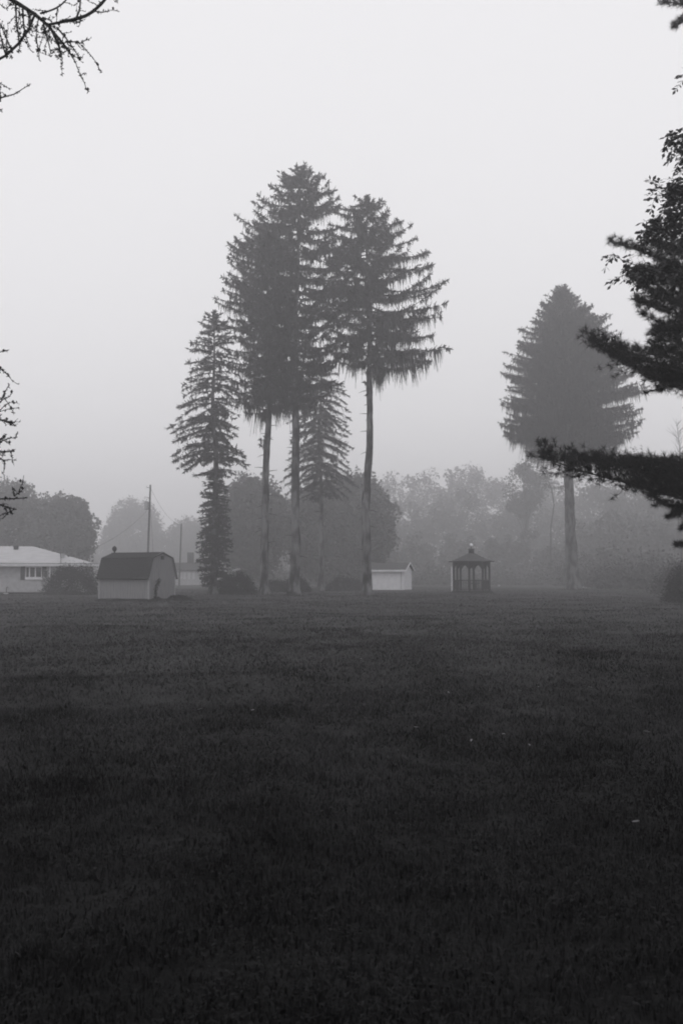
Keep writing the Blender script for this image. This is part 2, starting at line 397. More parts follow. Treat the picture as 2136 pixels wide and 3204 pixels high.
# dense one on the left behind the tallest
YB = 81.0
spruce('dense spruce half hidden behind the tallest spruce, trunk rising right of the round bush', at_base(828, YB), YB, hgt(700, YB), 0.36,
       profile(YB, [(1290, 760, 900), (1230, 705, 940), (1150, 690, 960), (1050, 684, 965), (950, 682, 965), (880, 688, 960), (800, 722, 930), (750, 770, 890), (715, 810, 865), (700, 830, 840)], 836),
       37, lean=(0.2, 0.3), nbr=7, whorl=0.62, hang=1.5, curve=(0.05, -0.30, 0.28), dens=1.0, twig=0.16, lift=0.2, lift_from=0.85, reach=1.1)
# short shaggy one at the left end
YA = 83.0
spruce('shortest left-hand spruce of the group, shaggy with needles nearly down to the ground', at_base(668, YA), YA, hgt(978, YA), 0.33,
       profile(YA, [(1830, 632, 700), (1780, 618, 708), (1700, 614, 710), (1600, 618, 708), (1530, 626, 698), (1490, 640, 690), (1462, 560, 740), (1430, 525, 755), (1390, 525, 752), (1300, 535, 745), (1230, 545, 745), (1150, 575, 745), (1080, 590, 735), (1020, 625, 705), (978, 655, 675)], 664),
       41, style='droop', nbr=7, whorl=0.62, hang=0.5, curve=(0.05, 0.12, -0.38), dens=1.0, stubs=3, reach=1.04, twig=0.2)
# pale one farther back
YD = 104.0
spruce('pale slender spruce standing farther back between the two bare trunks', at_base(1003, YD), YD, hgt(1120, YD), 0.30,
       profile(YD, [(1560, 950, 1050), (1525, 935, 1075), (1490, 880, 1105), (1440, 890, 1110), (1380, 900, 1112), (1300, 905, 1098), (1220, 930, 1085), (1160, 960, 1050), (1120, 995, 1010)], 1003),
       53, style='droop', nbr=6, whorl=0.60, hang=0.6, curve=(0.1, 0.02, -0.42), dens=1.0, stubs=6)
# the lone one on the right
YF = 112.0
spruce('lone dense spruce with a thick pale trunk, apart from the group near the gazebo', at_base(1790, YF), YF, hgt(893, YF), 0.72,
       profile(YF, [(1418, 1640, 1925), (1380, 1585, 1975), (1320, 1557, 2026), (1260, 1558, 2016), (1190, 1566, 1990), (1120, 1590, 1968), (1045, 1640, 1908), (975, 1694, 1846), (925, 1735, 1798), (893, 1755, 1772)], 1778),
       67, lean=(-0.5, 0), nbr=10, whorl=0.42, hang=1.8, curve=(0.12, -0.10, 0.14), dens=1.1, stubs=4, twig=0.26, lift=0.15, lift_from=0.85, reach=1.0, cone=0.05)

# ------------------------------------------------------------------ broadleaf trees behind
def leafy(name, label, x, y, H, rx, ry, seed, n=9000, leaf=0.5, z0=1.2, trunk_r=0.28, blobs=22, group=None, lean=0.0, cat='tree', matl=None, fill=1.0, keep=None):
    rng = np.random.default_rng(seed)
    root = thing(name, label, cat, (x, y, gzf(x, y)), 0, group)
    cz, rz_ = (H + z0) / 2, (H - z0) / 2
    C = []
    for b in range(blobs):
        u = norm(rng.normal(size=3)); f = rng.uniform(0.45, 0.78)
        C.append((u[0] * rx * f, u[1] * ry * f, cz + u[2] * rz_ * f, rng.uniform(0.20, 0.34)))
    C = np.array(C); base = min(rx, rz_, ry)
    k = rng.integers(0, blobs, n); u = norm(rng.normal(size=(n, 3))); rr = rng.uniform(0.45, 1.05, n) ** 0.6
    sz = C[k, 3] * base * 1.25
    P = C[k, :3] + u * (sz * rr)[:, None] * np.array([1.1, 1.1, 0.95])
    n2 = int(n * fill); u = norm(rng.normal(size=(n2, 3))); az = np.arctan2(u[:, 1], u[:, 0]); ph = rng.uniform(0, 6, 8)
    lump = 0.90 + 0.07 * np.sin(az * 3 + ph[0] + u[:, 2] * 4) + 0.06 * np.sin(az * 6 + ph[1] - 6 * u[:, 2]) + 0.05 * np.sin(az * 11 + ph[2] + 9 * u[:, 2]) + 0.03 * np.clip(rng.normal(size=n2), -1.5, 1.2)
    P2 = u * (lump * rng.uniform(0.45, 1, n2) ** 0.5)[:, None] * np.array([rx, ry, rz_]) + np.array([0, 0, cz])
    P = np.concatenate([P, P2])
    P[:, 0] += lean * (P[:, 2] / H)
    P = P[P[:, 2] > 0.15]
    if keep is not None: P = P[keep(P + np.array([x, y, 0]))]
    gf = Geo(); leaves(gf, P, leaf, rng, 0.75)
    gl = Geo(); gt = Geo()
    zt = np.linspace(-0.1, cz, 8); tube(gt, np.stack([lean * zt / H + 0.1 * np.sin(zt), 0 * zt, zt], 1), np.linspace(trunk_r, trunk_r * 0.55, 8), 9)
    for b in range(min(blobs, 12)):
        q = C[b, :3] + np.array([lean * C[b, 2] / H, 0, 0])
        if keep is not None and not keep(q[None] + np.array([x, y, -1.2]))[0]: continue
        zz = max(0.5, min(cz, q[2] * 0.55)); a = np.array([lean * zz / H, 0, zz]); m_ = (a + q) / 2 + np.array([0, 0, 0.3])
        tube(gl, [a, m_, q], [trunk_r * 0.4, trunk_r * 0.25, 0.03], 5)
    obj('trunk', gt, M['bark_dark'], root); tag(obj('limbs', gl, M['bark_dark'], root), kind='stuff'); tag(obj('crown', gf, matl or M['leaf'], root), kind='stuff')
    return root

def leafy_px(name, label, px, ytop, half_l, Y, seed, **kw):
    return leafy(name, label, at_base(px, Y), Y, hgt(ytop, Y), half_l * Y / FPX, half_l * Y / FPX * 0.9, seed, **kw)

leafy_px('broadleaf_tree', 'grey rounded tree behind the long pale house, cut by the photo edge', 20, 1492, 125, 146, 101, n=13000, leaf=0.4, z0=0.5)
leafy_px('broadleaf_tree', 'rounded tree behind the house roof end, between the edge tree and the utility poles', 175, 1535, 135, 144, 102, n=13500, leaf=0.45, z0=0.5)
leafy_px('broadleaf_tree', 'rounded leafy tree behind the round dark bush and the shaggy spruce', 785, 1470, 125, 140, 103, n=14000, leaf=0.45, z0=0.3, blobs=30)
leafy_px('broadleaf_tree', 'broad dark tree directly behind the pale slender spruce', 1000, 1500, 140, 146, 104, n=14000, leaf=0.45, z0=0.3, blobs=30)
leafy_px('broadleaf_tree', 'broad dark tree rising behind the white garage roof', 1120, 1462, 125, 148, 105, n=14000, leaf=0.45, z0=0.3, blobs=30)
leafy_px('broadleaf_tree', 'very faint tree seen through fog behind the taller utility pole', 420, 1550, 105, 340, 106, n=6000, leaf=0.9, z0=0.5)
leafy_px('broadleaf_tree', 'very faint low tree in fog behind the shorter utility pole', 590, 1610, 90, 345, 107, n=5000, leaf=0.9, z0=0.5)
leafy_px('broadleaf_tree', 'tall airy tree rising above the wood just before the lone spruce', 1650, 1432, 75, 215, 108, n=4000, leaf=0.5, z0=13.0, blobs=14, lean=-0.5, fill=0.35)
leafy_px('broadleaf_tree', 'small faint treetop showing over the pine bough beside the lone spruce', 2005, 1392, 50, 230, 109, n=4000, leaf=0.6, z0=16.0, blobs=10, fill=0.5)

def woodland():
    rng = np.random.default_rng(200)
    g = Geo(); gt = Geo()
    spec = []
    def line(px):
        return np.interp(px, [560, 700, 1200, 1300, 1400, 1500, 1560, 1620, 1700, 1800, 1900, 2000, 2100, 2330], [1700, 1640, 1480, 1464, 1458, 1450, 1488, 1475, 1490, 1500, 1505, 1520, 1560, 1560])
    def near(px): return np.interp(px, [560, 1700, 1880, 2300], [1.0, 0.95, 0.72, 0.56])
    def dist(px): return 188 * near(px)
    for px in np.arange(560, 2330, 34):
        spec.append((px + rng.normal() * 12, line(px) + rng.normal() * 9, (345 + rng.uniform(-8, 8)) * near(px), 1.35))
        spec.append((px + rng.normal() * 12, line(px) + 100 + rng.normal() * 24, (280 + rng.uniform(-6, 6)) * near(px), 1.1))
        spec.append((px + rng.normal() * 12, line(px) + 225 + rng.normal() * 25, (222 + rng.uniform(-5, 5)) * near(px), 0.85))
    for px in np.arange(-100, 640, 60):
        spec.append((px + rng.normal() * 20, np.interp(px, [-100, 300, 640], [1640, 1700, 1700]) + rng.normal() * 14, rng.uniform(345, 365), 1.4))
    for px, top, Y, ks in spec:
        x = at_base(px, Y); H = hgt(top, Y); rx = rng.uniform(3.0, 4.4) * ks; nb = 18
        n = 1900 if ks > 1.2 else 1250
        C = np.stack([rng.normal(size=nb) * rx * 0.5, rng.normal(size=nb) * rx * 0.5, rng.uniform(0.05, 0.92, nb) * H], 1)
        s = rng.uniform(1.4, 2.5, nb) * (H / 20) ** 0.5 * ks
        C[:, 2] = np.minimum(C[:, 2], H - s)
        k = rng.integers(0, nb, n); u = norm(rng.normal(size=(n, 3))) * (rng.uniform(0.3, 1.05, n) ** 0.6)[:, None]
        P = C[k] + u * s[k][:, None]; P = P[P[:, 2] > 0.1]
        P += np.array([x, Y, gzf(x, Y)])
        leaves(g, P, 0.70 * min(ks, 1.2), rng, 0.75)
        if Y < 200: tube(gt, [(x, Y, 0), (x + rng.normal() * .3, Y, H * .4), (x + rng.normal() * .6, Y, H * .8)], [0.2, 0.15, 0.05], 6)
    # undergrowth along the wood edge
    n = 34000; px = rng.uniform(600, 2330, n); y = dist(px) - 14 + rng.normal(size=n) * 2.5; x = (px - 1068) / FPX * y
    z = np.abs(rng.normal(size=n)) * 1.6 * (0.6 + 0.5 * np.sin(x * 0.7) * np.sin(x * 0.31 + 1)) + 0.1
    leaves(g, np.stack([x, y, z], 1), 0.36, rng, 0.75)
    o = obj('woodland', g, M['leaf']); tag(o, 'misty wood closing off the far side of the lawn', 'woodland', kind='stuff')
    t = tag(obj('trunks', gt, M['bark_dark'], o), kind='stuff')
woodland()

# thin leaning bare trunk in front of the wood
def thin_tree():
    Y = 176; x = at_base(1725, Y); root = thing('slender_tree', 'slender leaning trunk with few leaves in front of the wood beside the lone spruce', 'tree', (x, Y, gzf(x, Y)))
    k = Y / FPX
    P = [(( px - 1725) * k, 0, hgt(py, Y)) for px, py in ((1722, 1836), (1724, 1650), (1735, 1580), (1728, 1530), (1715, 1500), (1700, 1470))]
    P[0] = (P[0][0], 0, -0.1)
    g = Geo(); tube(g, P, [0.13, 0.12, 0.11, 0.10, 0.07, 0.04], 7); obj('trunk', g, M['bark_dark'], root)
    rng = np.random.default_rng(5); gl = Geo(); C = []
    for q in range(10):
        a = np.array(P[3 + q % 3]); d = np.array([rng.normal(), rng.normal() * 0.6, rng.uniform(0.1, 1.0)]) * 1.4
        tube(gl, [a, a + d * .5, a + d], [0.05, 0.03, 0.015], 4); C.append(a + d + rng.normal(size=(60, 3)) * 0.55)
    tag(obj('limbs', gl, M['bark_dark'], root), kind='stuff')
    gf = Geo(); leaves(gf, np.concatenate(C), 0.4, rng, 0.7); obj('crown', gf, M['leaf'], root)
thin_tree()

def snag():
    Y = 150; x = at_base(2128, Y); k = Y / FPX; rng = np.random.default_rng(6)
    root = thing('bare_tree', 'faint bare-twigged tree rising above the low pine bough at the edge', 'tree', (x, Y, gzf(x, Y)))
    H = hgt(1312, Y); g = Geo(); zz = np.linspace(0, H, 9); tube(g, np.stack([0.3 * np.sin(zz * 0.4), 0 * zz, zz], 1), np.linspace(0.16, 0.02, 9), 6); obj('trunk', g, M['bark_dark'], root)
    gl = Geo()
    for q in range(70):
        z = rng.uniform(H * 0.55, H * 0.98); th = rng.uniform(0, 6.28); l = rng.uniform(0.5, 2.6) * (1.15 - (z / H - 0.55)); a = np.array([0.3 * math.sin(z * 0.4), 0, z]); d = np.array([math.cos(th), math.sin(th), rng.uniform(0.5, 1.3)])
        e = a + d * l; tube(gl, [a, (a + e) / 2 + rng.normal(size=3) * 0.1, e], [0.035, 0.025, 0.01], 4)
    tag(obj('limbs', gl, M['bark_dark'], root), kind='stuff')
snag()

# ------------------------------------------------------------------ shrubs
def shrub(name, label, x, y, rx, ry, H, seed, n=6000, leaf=0.13, group='shrubs around the lawn', squash=2.4, matl=None):
    rng = np.random.default_rng(seed)
    root = thing(name, label, 'shrub', (x, y, gzf(x, y)), 0, group)
    u = norm(rng.normal(size=(n, 3))); u[:, 2] = np.abs(u[:, 2])
    ph = rng.uniform(0, 6, 6)
    az = np.arctan2(u[:, 1], u[:, 0])
    lump = 1 + 0.12 * np.sin(az * 3 + ph[0] + u[:, 2] * 4) + 0.10 * np.sin(az * 7 + ph[1] + 5 * u[:, 2]) + 0.05 * np.sin(az * 13 + ph[2] - 9 * u[:, 2])
    se = (np.abs(u) ** squash).sum(1) ** (-1 / squash)
    rr = rng.uniform(0.55, 1.0, n) ** 0.5 * lump * (1 + 0.08 * rng.normal(size=n))
    P = u * (se * rr)[:, None] * np.array([rx, ry, H * 0.95]) * 0.97
    P[:, 2] = np.maximum(P[:, 2], 0.03)
    g = Geo(); leaves(g, P, leaf, rng, 0.6); obj('foliage', g, matl or M['bush'], root)
    gs = Geo()
    for q in range(9):
        d = np.array([rng.normal() * rx * .4, rng.normal() * ry * .4, H * rng.uniform(.5, .85)])
        tube(gs, [(d[0] * .1, d[1] * .1, -0.05), d * .5, d], [0.035, 0.025, 0.01], 5)
    obj('stems', gs, M['bark_dark'], root)
    return root

Y = 84.0; k = Y / FPX
shrub('round_shrub', 'round dark clipped bush at the foot of the shaggy spruce', at_base(740, Y), Y, 56 * k, 1.5, 70 * k, 301, n=9000)
Y = 86.0; k = Y / FPX
shrub('house_shrub', 'wide dark shrub growing against the pale house wall', at_base(228, Y), Y, 78 * k, 1.4, 88 * k, 302, n=12000, squash=3.2)
Y = 98.0; k = Y / FPX
shrub('low_shrub', 'low rounded shrub behind the trunk of the tallest spruce', at_base(925, Y), Y, 46 * k, 1.2, 46 * k, 303, n=5000)
shrub('low_shrub', 'low shrub between the dense spruce trunk and the tallest spruce trunk', at_base(862, Y + 2), Y + 2, 40 * k, 1.0, 38 * k, 304, n=4500)
Y = 108.0; k = Y / FPX
shrub('low_shrub', 'low wide shrub between the pale slender spruce and the trunk beside the garage', at_base(1078, Y), Y, 58 * k, 1.2, 46 * k, 305, n=6000)
Y = 79.5; k = Y / FPX
shrub('weed_clump', 'small weed clump hugging the foot of the tallest spruce', at_base(912, Y - .9), Y - 0.9, 17 * k, 0.4, 15 * k, 306, n=700, squash=2.0)
Y = 62.0; k = Y / FPX
shrub('edge_shrub', 'big dark shrub at the far right edge of the lawn below the pine', at_base(2175, Y), Y, 95 * k, 2.2, 120 * k, 307, n=9000, leaf=0.15)
shrub('edge_shrub', 'smaller shrub beyond the dark edge shrub, nearer the wood', at_base(2150, 90), 90, 110 * 90 / FPX, 2.0, 100 * 90 / FPX, 308, n=7000, leaf=0.16)

# ------------------------------------------------------------------ gambrel shed
def shed():
    Y = 64.0
    corner = pix(465, 1880, Y); a = R(28)
    # local frame: origin at the near corner, +x runs along the gable end, -y ... built then turned
    L_, W_ = 4.15, 2.75
    root = thing('garden_shed', 'barn-shaped garden shed with dark gambrel roof in front of the pale house', 'shed', (corner[0], Y, gzf(corner[0], Y)), 0)
    ca, sa = math.cos(a), math.sin(a)
    # long wall direction (to the left and back), gable direction (to the right and back)
    u = np.array([-ca, sa, 0]); w = np.array([sa, ca, 0])
    def loc(p): p = np.asarray(p, float); return p[..., 0:1] * u + p[..., 1:2] * w + p[..., 2:3] * np.array([0, 0, 1.0])
    def put(g):
        g.v = [loc(v).astype(np.float32) for v in g.v]; return g
    zf, zw, zk, zt = 0.14, 1.52, 2.75, 3.10           # floor, eave, break, ridge
    b1, b2 = 0.36, W_ / 2
    g = Geo(); box(g, (0.05, 0.05, -0.1), (L_ - 0.05, W_ - 0.05, zf)); obj('skid_base', put(g), M['dark'], root)
    def plank_wall(name, y0, y1):
        g = Geo(); x = 0.0; st = 0.2
        while x < L_ - 0.01:
            x1 = min(L_, x + st); box(g, (x + 0.006, y0, zf), (x1 - 0.006, y1, zw + 0.1)); x = x1
        box(g, (0.01, min(y0, y1) + 0.008, zf + 0.005), (L_ - 0.01, max(y0, y1) - 0.008, zw + 0.09))
        return obj(name, put(g), M['shed_wall'], root)
    plank_wall('side_wall', 0.0, 0.05); plank_wall('side_wall', W_ - 0.05, W_)
    def zroof(y):
        y = min(y, W_ - y); return np.interp(y, [0, b1, b2], [zw + 0.02, zk, zt])
    for x0, x1 in ((0.0, 0.05), (L_ - 0.05, L_)):
        g = Geo(); yy = np.unique(np.concatenate([np.arange(0.05, W_ - 0.05, 0.19), [b1, b2, W_ - b1, W_ - 0.05]]))
        for q in range(len(yy) - 1):
            A, B = yy[q] + 0.006, yy[q + 1] - 0.006
            V = [(x0, A, zf), (x1, A, zf), (x1, B, zf), (x0, B, zf), (x0, A, zroof(A) - .03), (x1, A, zroof(A) - .03), (x1, B, zroof(B) - .03), (x0, B, zroof(B) - .03)]
            g.add(V, [(0,3,2,1),(4,5,6,7),(0,1,5,4),(1,2,6,5),(2,3,7,6),(3,0,4,7)])
        obj('gable_wall', put(g), M['shed_wall'], root)
    def roof(name, ya, za, yb, zb_, t=0.05):
        g = Geo(); n = 7
        x0, x1 = -0.10, L_ + 0.10
        for q in range(n):                       # lapped shingle courses
            f0, f1 = q / n, (q + 1) / n
            A = np.array([ya + (yb - ya) * f0, za + (zb_ - za) * f0]); B = np.array([ya + (yb - ya) * f1, za + (zb_ - za) * f1])
            d = (B - A) / np.linalg.norm(B - A); nn = np.array([-d[1], d[0]]);
            if nn[1] < 0: nn = -nn
            P = [A + nn * (t + 0.012), B + nn * t, B, A]
            V = [(x, p[0], p[1]) for x in (x0, x1) for p in P]
            g.add(V, [(0,1,2,3),(7,6,5,4),(0,4,5,1),(1,5,6,2),(2,6,7,3),(3,7,4,0)])
        return obj(name, put(g), M['shed_roof'], root)
    roof('lower_roof', -0.12, zw - 0.12, b1, zk); roof('lower_roof', W_ + 0.12, zw - 0.12, W_ - b1, zk)
    roof('upper_roof', b1 - 0.04, zk + 0.0, b2, zt); roof('upper_roof', W_ - b1 + 0.04, zk + 0.0, b2, zt)
    g = Geo(); beam(g, (-0.1, b2, zt + 0.06), (L_ + 0.1, b2, zt + 0.06), 0.16, 0.03); obj('ridge_cap', put(g), M['shed_roof'], root)
    for (x0, y0) in ((-0.02, -0.02), (L_ - 0.07, -0.02), (-0.02, W_ - 0.07)):
        g = Geo(); box(g, (x0, y0, zf - .02), (x0 + 0.09, y0 + 0.09, zw + 0.02)); obj('corner_trim', put(g), M['shed_trim'], root)
    # rake trim on the visible gable
    pts = [(-0.06, zw - 0.06), (b1, zk + 0.01), (b2, zt + 0.03), (W_ - b1, zk + 0.01), (W_ + 0.06, zw - 0.06)]
    g = Geo()
    for q in range(4): beam(g, (-0.03, pts[q][0], pts[q][1]), (-0.03, pts[q + 1][0], pts[q + 1][1]), 0.03, 0.10)
    obj('rake_trim', put(g), M['shed_wall'], root)
    g = Geo(); box(g, (-0.03, b2 - 0.14, zk - 0.07), (0.02, b2 + 0.14, zk + 0.17)); v = obj('gable_vent', put(g), M['dark'], root)
    for q in range(4):
        g = Geo(); box(g, (-0.045, b2 - 0.12, zk - 0.04 + q * 0.05), (-0.031, b2 + 0.12, zk - 0.015 + q * 0.05)); obj('slat', put(g), M['dark'], v)
    # round ventilator on the far end of the ridge
    g = Geo(); bx = L_ - 0.1
    zz = np.array([0, 0.10, 0.16, 0.22, 0.30, 0.38, 0.44, 0.48]); rr = np.array([0.05, 0.05, 0.11, 0.145, 0.155, 0.13, 0.08, 0.01])
    tube(g, np.stack([np.full(8, bx), np.full(8, b2), zt + 0.05 + zz], 1), rr, 14); obj('roof_ventilator', put(g), M['dark'], root)
    # vine and weeds
    base = pix(489, 1878, Y + 0.9)
    rng = np.random.default_rng(77)
    vr = thing('climbing_vine', 'dark vine climbing the shed gable wall', 'vine', tuple(root.location))
    path = np.array([(0.62, 0.0), (0.60, 0.45), (0.58, 0.75), (0.72, 1.05), (0.86, 1.25), (1.02, 1.36)])
    g = Geo(); tube(g, loc(np.array([(-0.05, p[0], p[1]) for p in path])), np.linspace(0.02, 0.008, 6), 5); obj('stem', g, M['bark_dark'], vr)
    t = rng.uniform(0, 5, 230); C = np.stack([-0.07 - np.abs(rng.normal(size=230)) * 0.04, np.interp(t, range(6), path[:, 0]) + rng.normal(size=230) * 0.075, np.interp(t, range(6), path[:, 1]) + rng.normal(size=230) * 0.05], 1)
    g = Geo(); leaves(g, loc(C), 0.09, rng, 0.8); obj('foliage', g, M['bush'], vr)
    p1 = loc(np.array([-0.25, W_ * 0.98, 0])) + np.array(root.location)
    shrub('weed_clump', 'straggling weeds along the shed gable foot and past its far corner', p1[0] + 0.05, p1[1] - 0.3, 0.95, 0.35, 0.36, 309, n=1500, leaf=0.09)
    p1 = loc(np.array([-0.2, 0.55, 0])) + np.array(root.location)
    shrub('weed_clump', 'little weed tuft at the shed corner under the vine', p1[0], p1[1], 0.32, 0.25, 0.26, 310, n=600, leaf=0.08)
shed()

# ------------------------------------------------------------------ ranch house
def house():
    Y = 92.0; k = 90.0 / FPX
    xr = at_base(292, Y); z0 = gzf(xr, Y); Wd, D = 24.0, 9.0
    root = thing('ranch_house', 'long pale single-storey house with hipped roof and white-framed window', 'house', (xr, Y, z0), R(14))
    he = 2.60; ov = 0.45; hr = 4.35; hip = 6.0
    # front wall with a window opening
    wx0, wx1, wz0, wz1 = (86 - 292) * k, (135 - 292) * k, 1.50, 2.42
    g = Geo(); box(g, (-Wd, 0, -0.2), (wx0, 0.2, he)); box(g, (wx1, 0, -0.2), (0, 0.2, he)); box(g, (wx0, 0, -0.2), (wx1, 0.2, wz0)); box(g, (wx0, 0, wz1), (wx1, 0.2, he))
    box(g, (-0.2, 0.2, -0.2), (0, D, he)); box(g, (-Wd, D - 0.2, -0.2), (-0.2, D, he)); box(g, (-Wd, 0.2, -0.2), (-Wd + 0.2, D - 0.2, he))
    obj('wall', g, M['brick'], root)
    g = Geo(); box(g, (-Wd, -0.03, -0.2), (0.02, 0, 0.14)); obj('foundation', g, M['dark'], root)
    # roof
    e = ov; A = np.array([(-Wd - e, -e, he), (e, -e, he), (e, D + e, he), (-Wd - e, D + e, he), (-Wd - e + hip, D / 2, hr), (e - hip, D / 2, hr)])
    up = np.array([0, 0, 0.06]); V = np.vstack([A + up, A[:4] - np.array([0, 0, 0.12])])
    g = Geo(); g.add(V, [(0, 1, 5, 4), (2, 3, 4, 5), (6, 9, 8, 7), (0, 6, 7, 1), (1, 7, 8, 2), (2, 8, 9, 3), (3, 9, 6, 0)]); g.add(V, [(1, 2, 5), (3, 0, 4)])
    rf = obj('roof', g, M['roof_pale'], root)
    g = Geo(); beam(g, (-Wd - e, -e - 0.05, he - 0.02), (e, -e - 0.05, he - 0.02), 0.12, 0.24); obj('gutter', g, M['trim'], rf)
    g = Geo(); beam(g, (-Wd - e, -e - 0.055, he + 0.14), (e, -e - 0.055, he + 0.14), 0.05, 0.05); obj('drip_edge', g, M['dark'], rf)
    cx = (47 - 292) * k
    g = Geo(); prism(g, [(cx - 0.16, hr - 0.50), (cx + 0.16, hr - 0.50), (cx + 0.24, hr + 0.06), (cx - 0.24, hr + 0.06)], D / 2 - 1.0, D / 2 - 0.6); obj('chimney', g, M['dark'], rf)
    cx = (196 - 292) * k
    g = Geo(); box(g, (cx - 0.17, 1.2, he + 0.3), (cx + 0.17, 1.6, he + 1.05)); obj('vent_box', g, M['metal'], rf)
    g = Geo(); P = [(cx - 0.20, -0.5, he - 0.4), (cx - 0.12, -0.52, he + 0.1), (cx - 0.12, 0.4, he + 0.6), (cx - 0.2, 1.0, he + 1.1)]; tube(g, P, 0.04, 6); obj('service_mast', g, M['dark'], rf)
    g = Geo(); tube(g, [(cx + 0.5, 1.6, he + 0.4), (cx + 0.5, 1.6, he + 0.95)], [0.05, 0.07], 8); obj('vent_pipe', g, M['dark'], rf)
    # window
    wd = obj('window', box(Geo(), (wx0 + .01, 0.12, wz0), (wx1 - .01, 0.15, wz1)), M['glass'], root)
    g = Geo(); box(g, (wx0, 0.04, wz1 - 0.06), (wx1, 0.12, wz1)); box(g, (wx0, 0.04, wz0), (wx0 + 0.06, 0.12, wz1 - .06)); box(g, (wx1 - 0.06, 0.04, wz0), (wx1, 0.12, wz1 - .06)); obj('frame', g, M['white'], wd)
    for f in (0.24, 0.60):
        xx = wx0 + (wx1 - wx0) * f; g = Geo(); box(g, (xx - 0.055, 0.035, wz0), (xx + 0.055, 0.13, wz1 - 0.06)); obj('mullion', g, M['white'], wd)
    g = Geo(); box(g, (wx0 - 0.03, -0.09, wz0 - 0.22), (wx1 + 0.05, 0.1, wz0)); obj('sill', g, M['white'], wd)
    for xx in (wx0 - 0.24, wx1 + 0.22):
        s = obj('shutter', box(Geo(), (xx - 0.19, -0.04, wz0 - 0.28 if xx < wx0 else wz0), (xx + 0.19, -0.003, wz1 + 0.06)), M['dark'], root)
        for q in range(7): obj('slat', box(Geo(), (xx - 0.15, -0.055, wz0 + 0.06 + q * 0.12), (xx + 0.15, -0.042, wz0 + 0.13 + q * 0.12)), M['dark'], s)
    # small side window and porch post
    sx0, sx1 = (142 - 292) * k, (153 - 292) * k
    s = obj('window', box(Geo(), (sx0, -0.03, 1.55), (sx1, -0.004, 2.08)), M['glass'], root)
    g = Geo(); box(g, (sx0 - 0.06, -0.05, 1.50), (sx0, -0.004, 2.14)); box(g, (sx1, -0.05, 1.50), (sx1 + 0.05, -0.004, 2.14)); box(g, (sx0, -0.05, 2.08), (sx1, -0.004, 2.14)); obj('frame', g, M['trim'], s)
    g = Geo(); xx = (160 - 292) * k; box(g, (xx - 0.05, -0.38, -0.1), (xx + 0.05, -0.28, he - 0.12)); obj('porch_post', g, M['white'], root)
    # low pipe stub and pale splash block by the wall
    xx = (30 - 292) * k
    g = Geo(); tube(g, [(xx, -0.1, 0.0), (xx, -0.1, 0.55), (xx + 0.15, -0.1, 0.6)], 0.04, 6); obj('wall_tap', g, M['dark'], root)
    g = Geo(); box(g, (xx - 0.2, -0.7, -0.02), (xx + 0.2, -0.2, 0.08)); o = obj('splash_block', g, M['stone'], None, (xr, Y, z0)); o.rotation_euler = (0, 0, R(14)); tag(o, 'pale splash block on the grass at the house wall', 'block')
house()

# ------------------------------------------------------------------ garage
def garage():
    Y = 114.0; k = Y / FPX; a = R(-16)
    corner = np.array([at_base(1263, Y), Y, 0]); z0 = gzf(corner[0], Y)
    root = thing('white_garage', 'small white clapboard garage behind the bare spruce trunk', 'garage', (corner[0], Y, z0), a)
    W_, D, he, hr = 4.6, 4.2, 2.28, 3.05
    g = Geo(); n = 13
    for q in range(n):
        za, zb_ = q * he / n, (q + 1) * he / n
        V = [(-W_, -0.03, za), (0, -0.03, za), (0, 0.0, zb_), (-W_, 0.0, zb_), (-W_, 0.1, za), (0, 0.1, za), (0, 0.1, zb_), (-W_, 0.1, zb_)]
        g.add(V, [(0,1,2,3),(4,7,6,5),(0,4,5,1),(1,5,6,2),(2,6,7,3),(3,7,4,0)])
    obj('front_wall', g, M['white'], root)
    for x0 in (-0.12, -W_):
        g = Geo(); prism(g, [(0.1, 0), (D, 0), (D, he), (D / 2, hr), (0.1, he)], x0, x0 + 0.12)
        g.v = [v[:, [1, 0, 2]] for v in g.v]; obj('gable_wall', g, M['white'], root)
    g = Geo(); box(g, (-W_ + .12, D - 0.1, 0), (-0.12, D, he)); obj('back_wall', g, M['white'], root)
    for s in (0, 1):
        g = Geo(); y0, y1 = (-0.3, D / 2) if s == 0 else (D + 0.3, D / 2)
        sl = (hr - he) / (D / 2); zE = he - 0.3 * sl
        V = [(-W_ - 0.3, y0, zE + .02), (0.3, y0, zE + .02), (0.3, y1, hr + .02), (-W_ - 0.3, y1, hr + .02)]; V += [(x, y, z + 0.07) for x, y, z in V]
        g.add(V, [(0,3,2,1),(4,5,6,7),(0,1,5,4),(1,2,6,5),(2,3,7,6),(3,0,4,7)]); r = obj('roof_slope', g, M['gaz_roof'], root)
        g = Geo(); beam(g, (0.32, y0, zE + 0.06), (0.32, y1, hr + 0.06), 0.04, 0.16); obj('rake_board', g, M['white'], r)
        if s == 0:
            g = Geo(); beam(g, (-W_ - 0.3, y0 - 0.03, zE + 0.02), (0.3, y0 - 0.03, zE + 0.02), 0.05, 0.2); obj('fascia', g, M['white'], r)
    g = Geo(); box(g, (-0.10, -0.05, 0), (0.02, -0.031, he)); obj('corner_board', g, M['white'], root)
    g = Geo(); tube(g, [(-0.32, -0.08, 0.1), (-0.32, -0.08, he - 0.2)], 0.04, 6); obj('downspout', g, M['metal'], root)
garage()

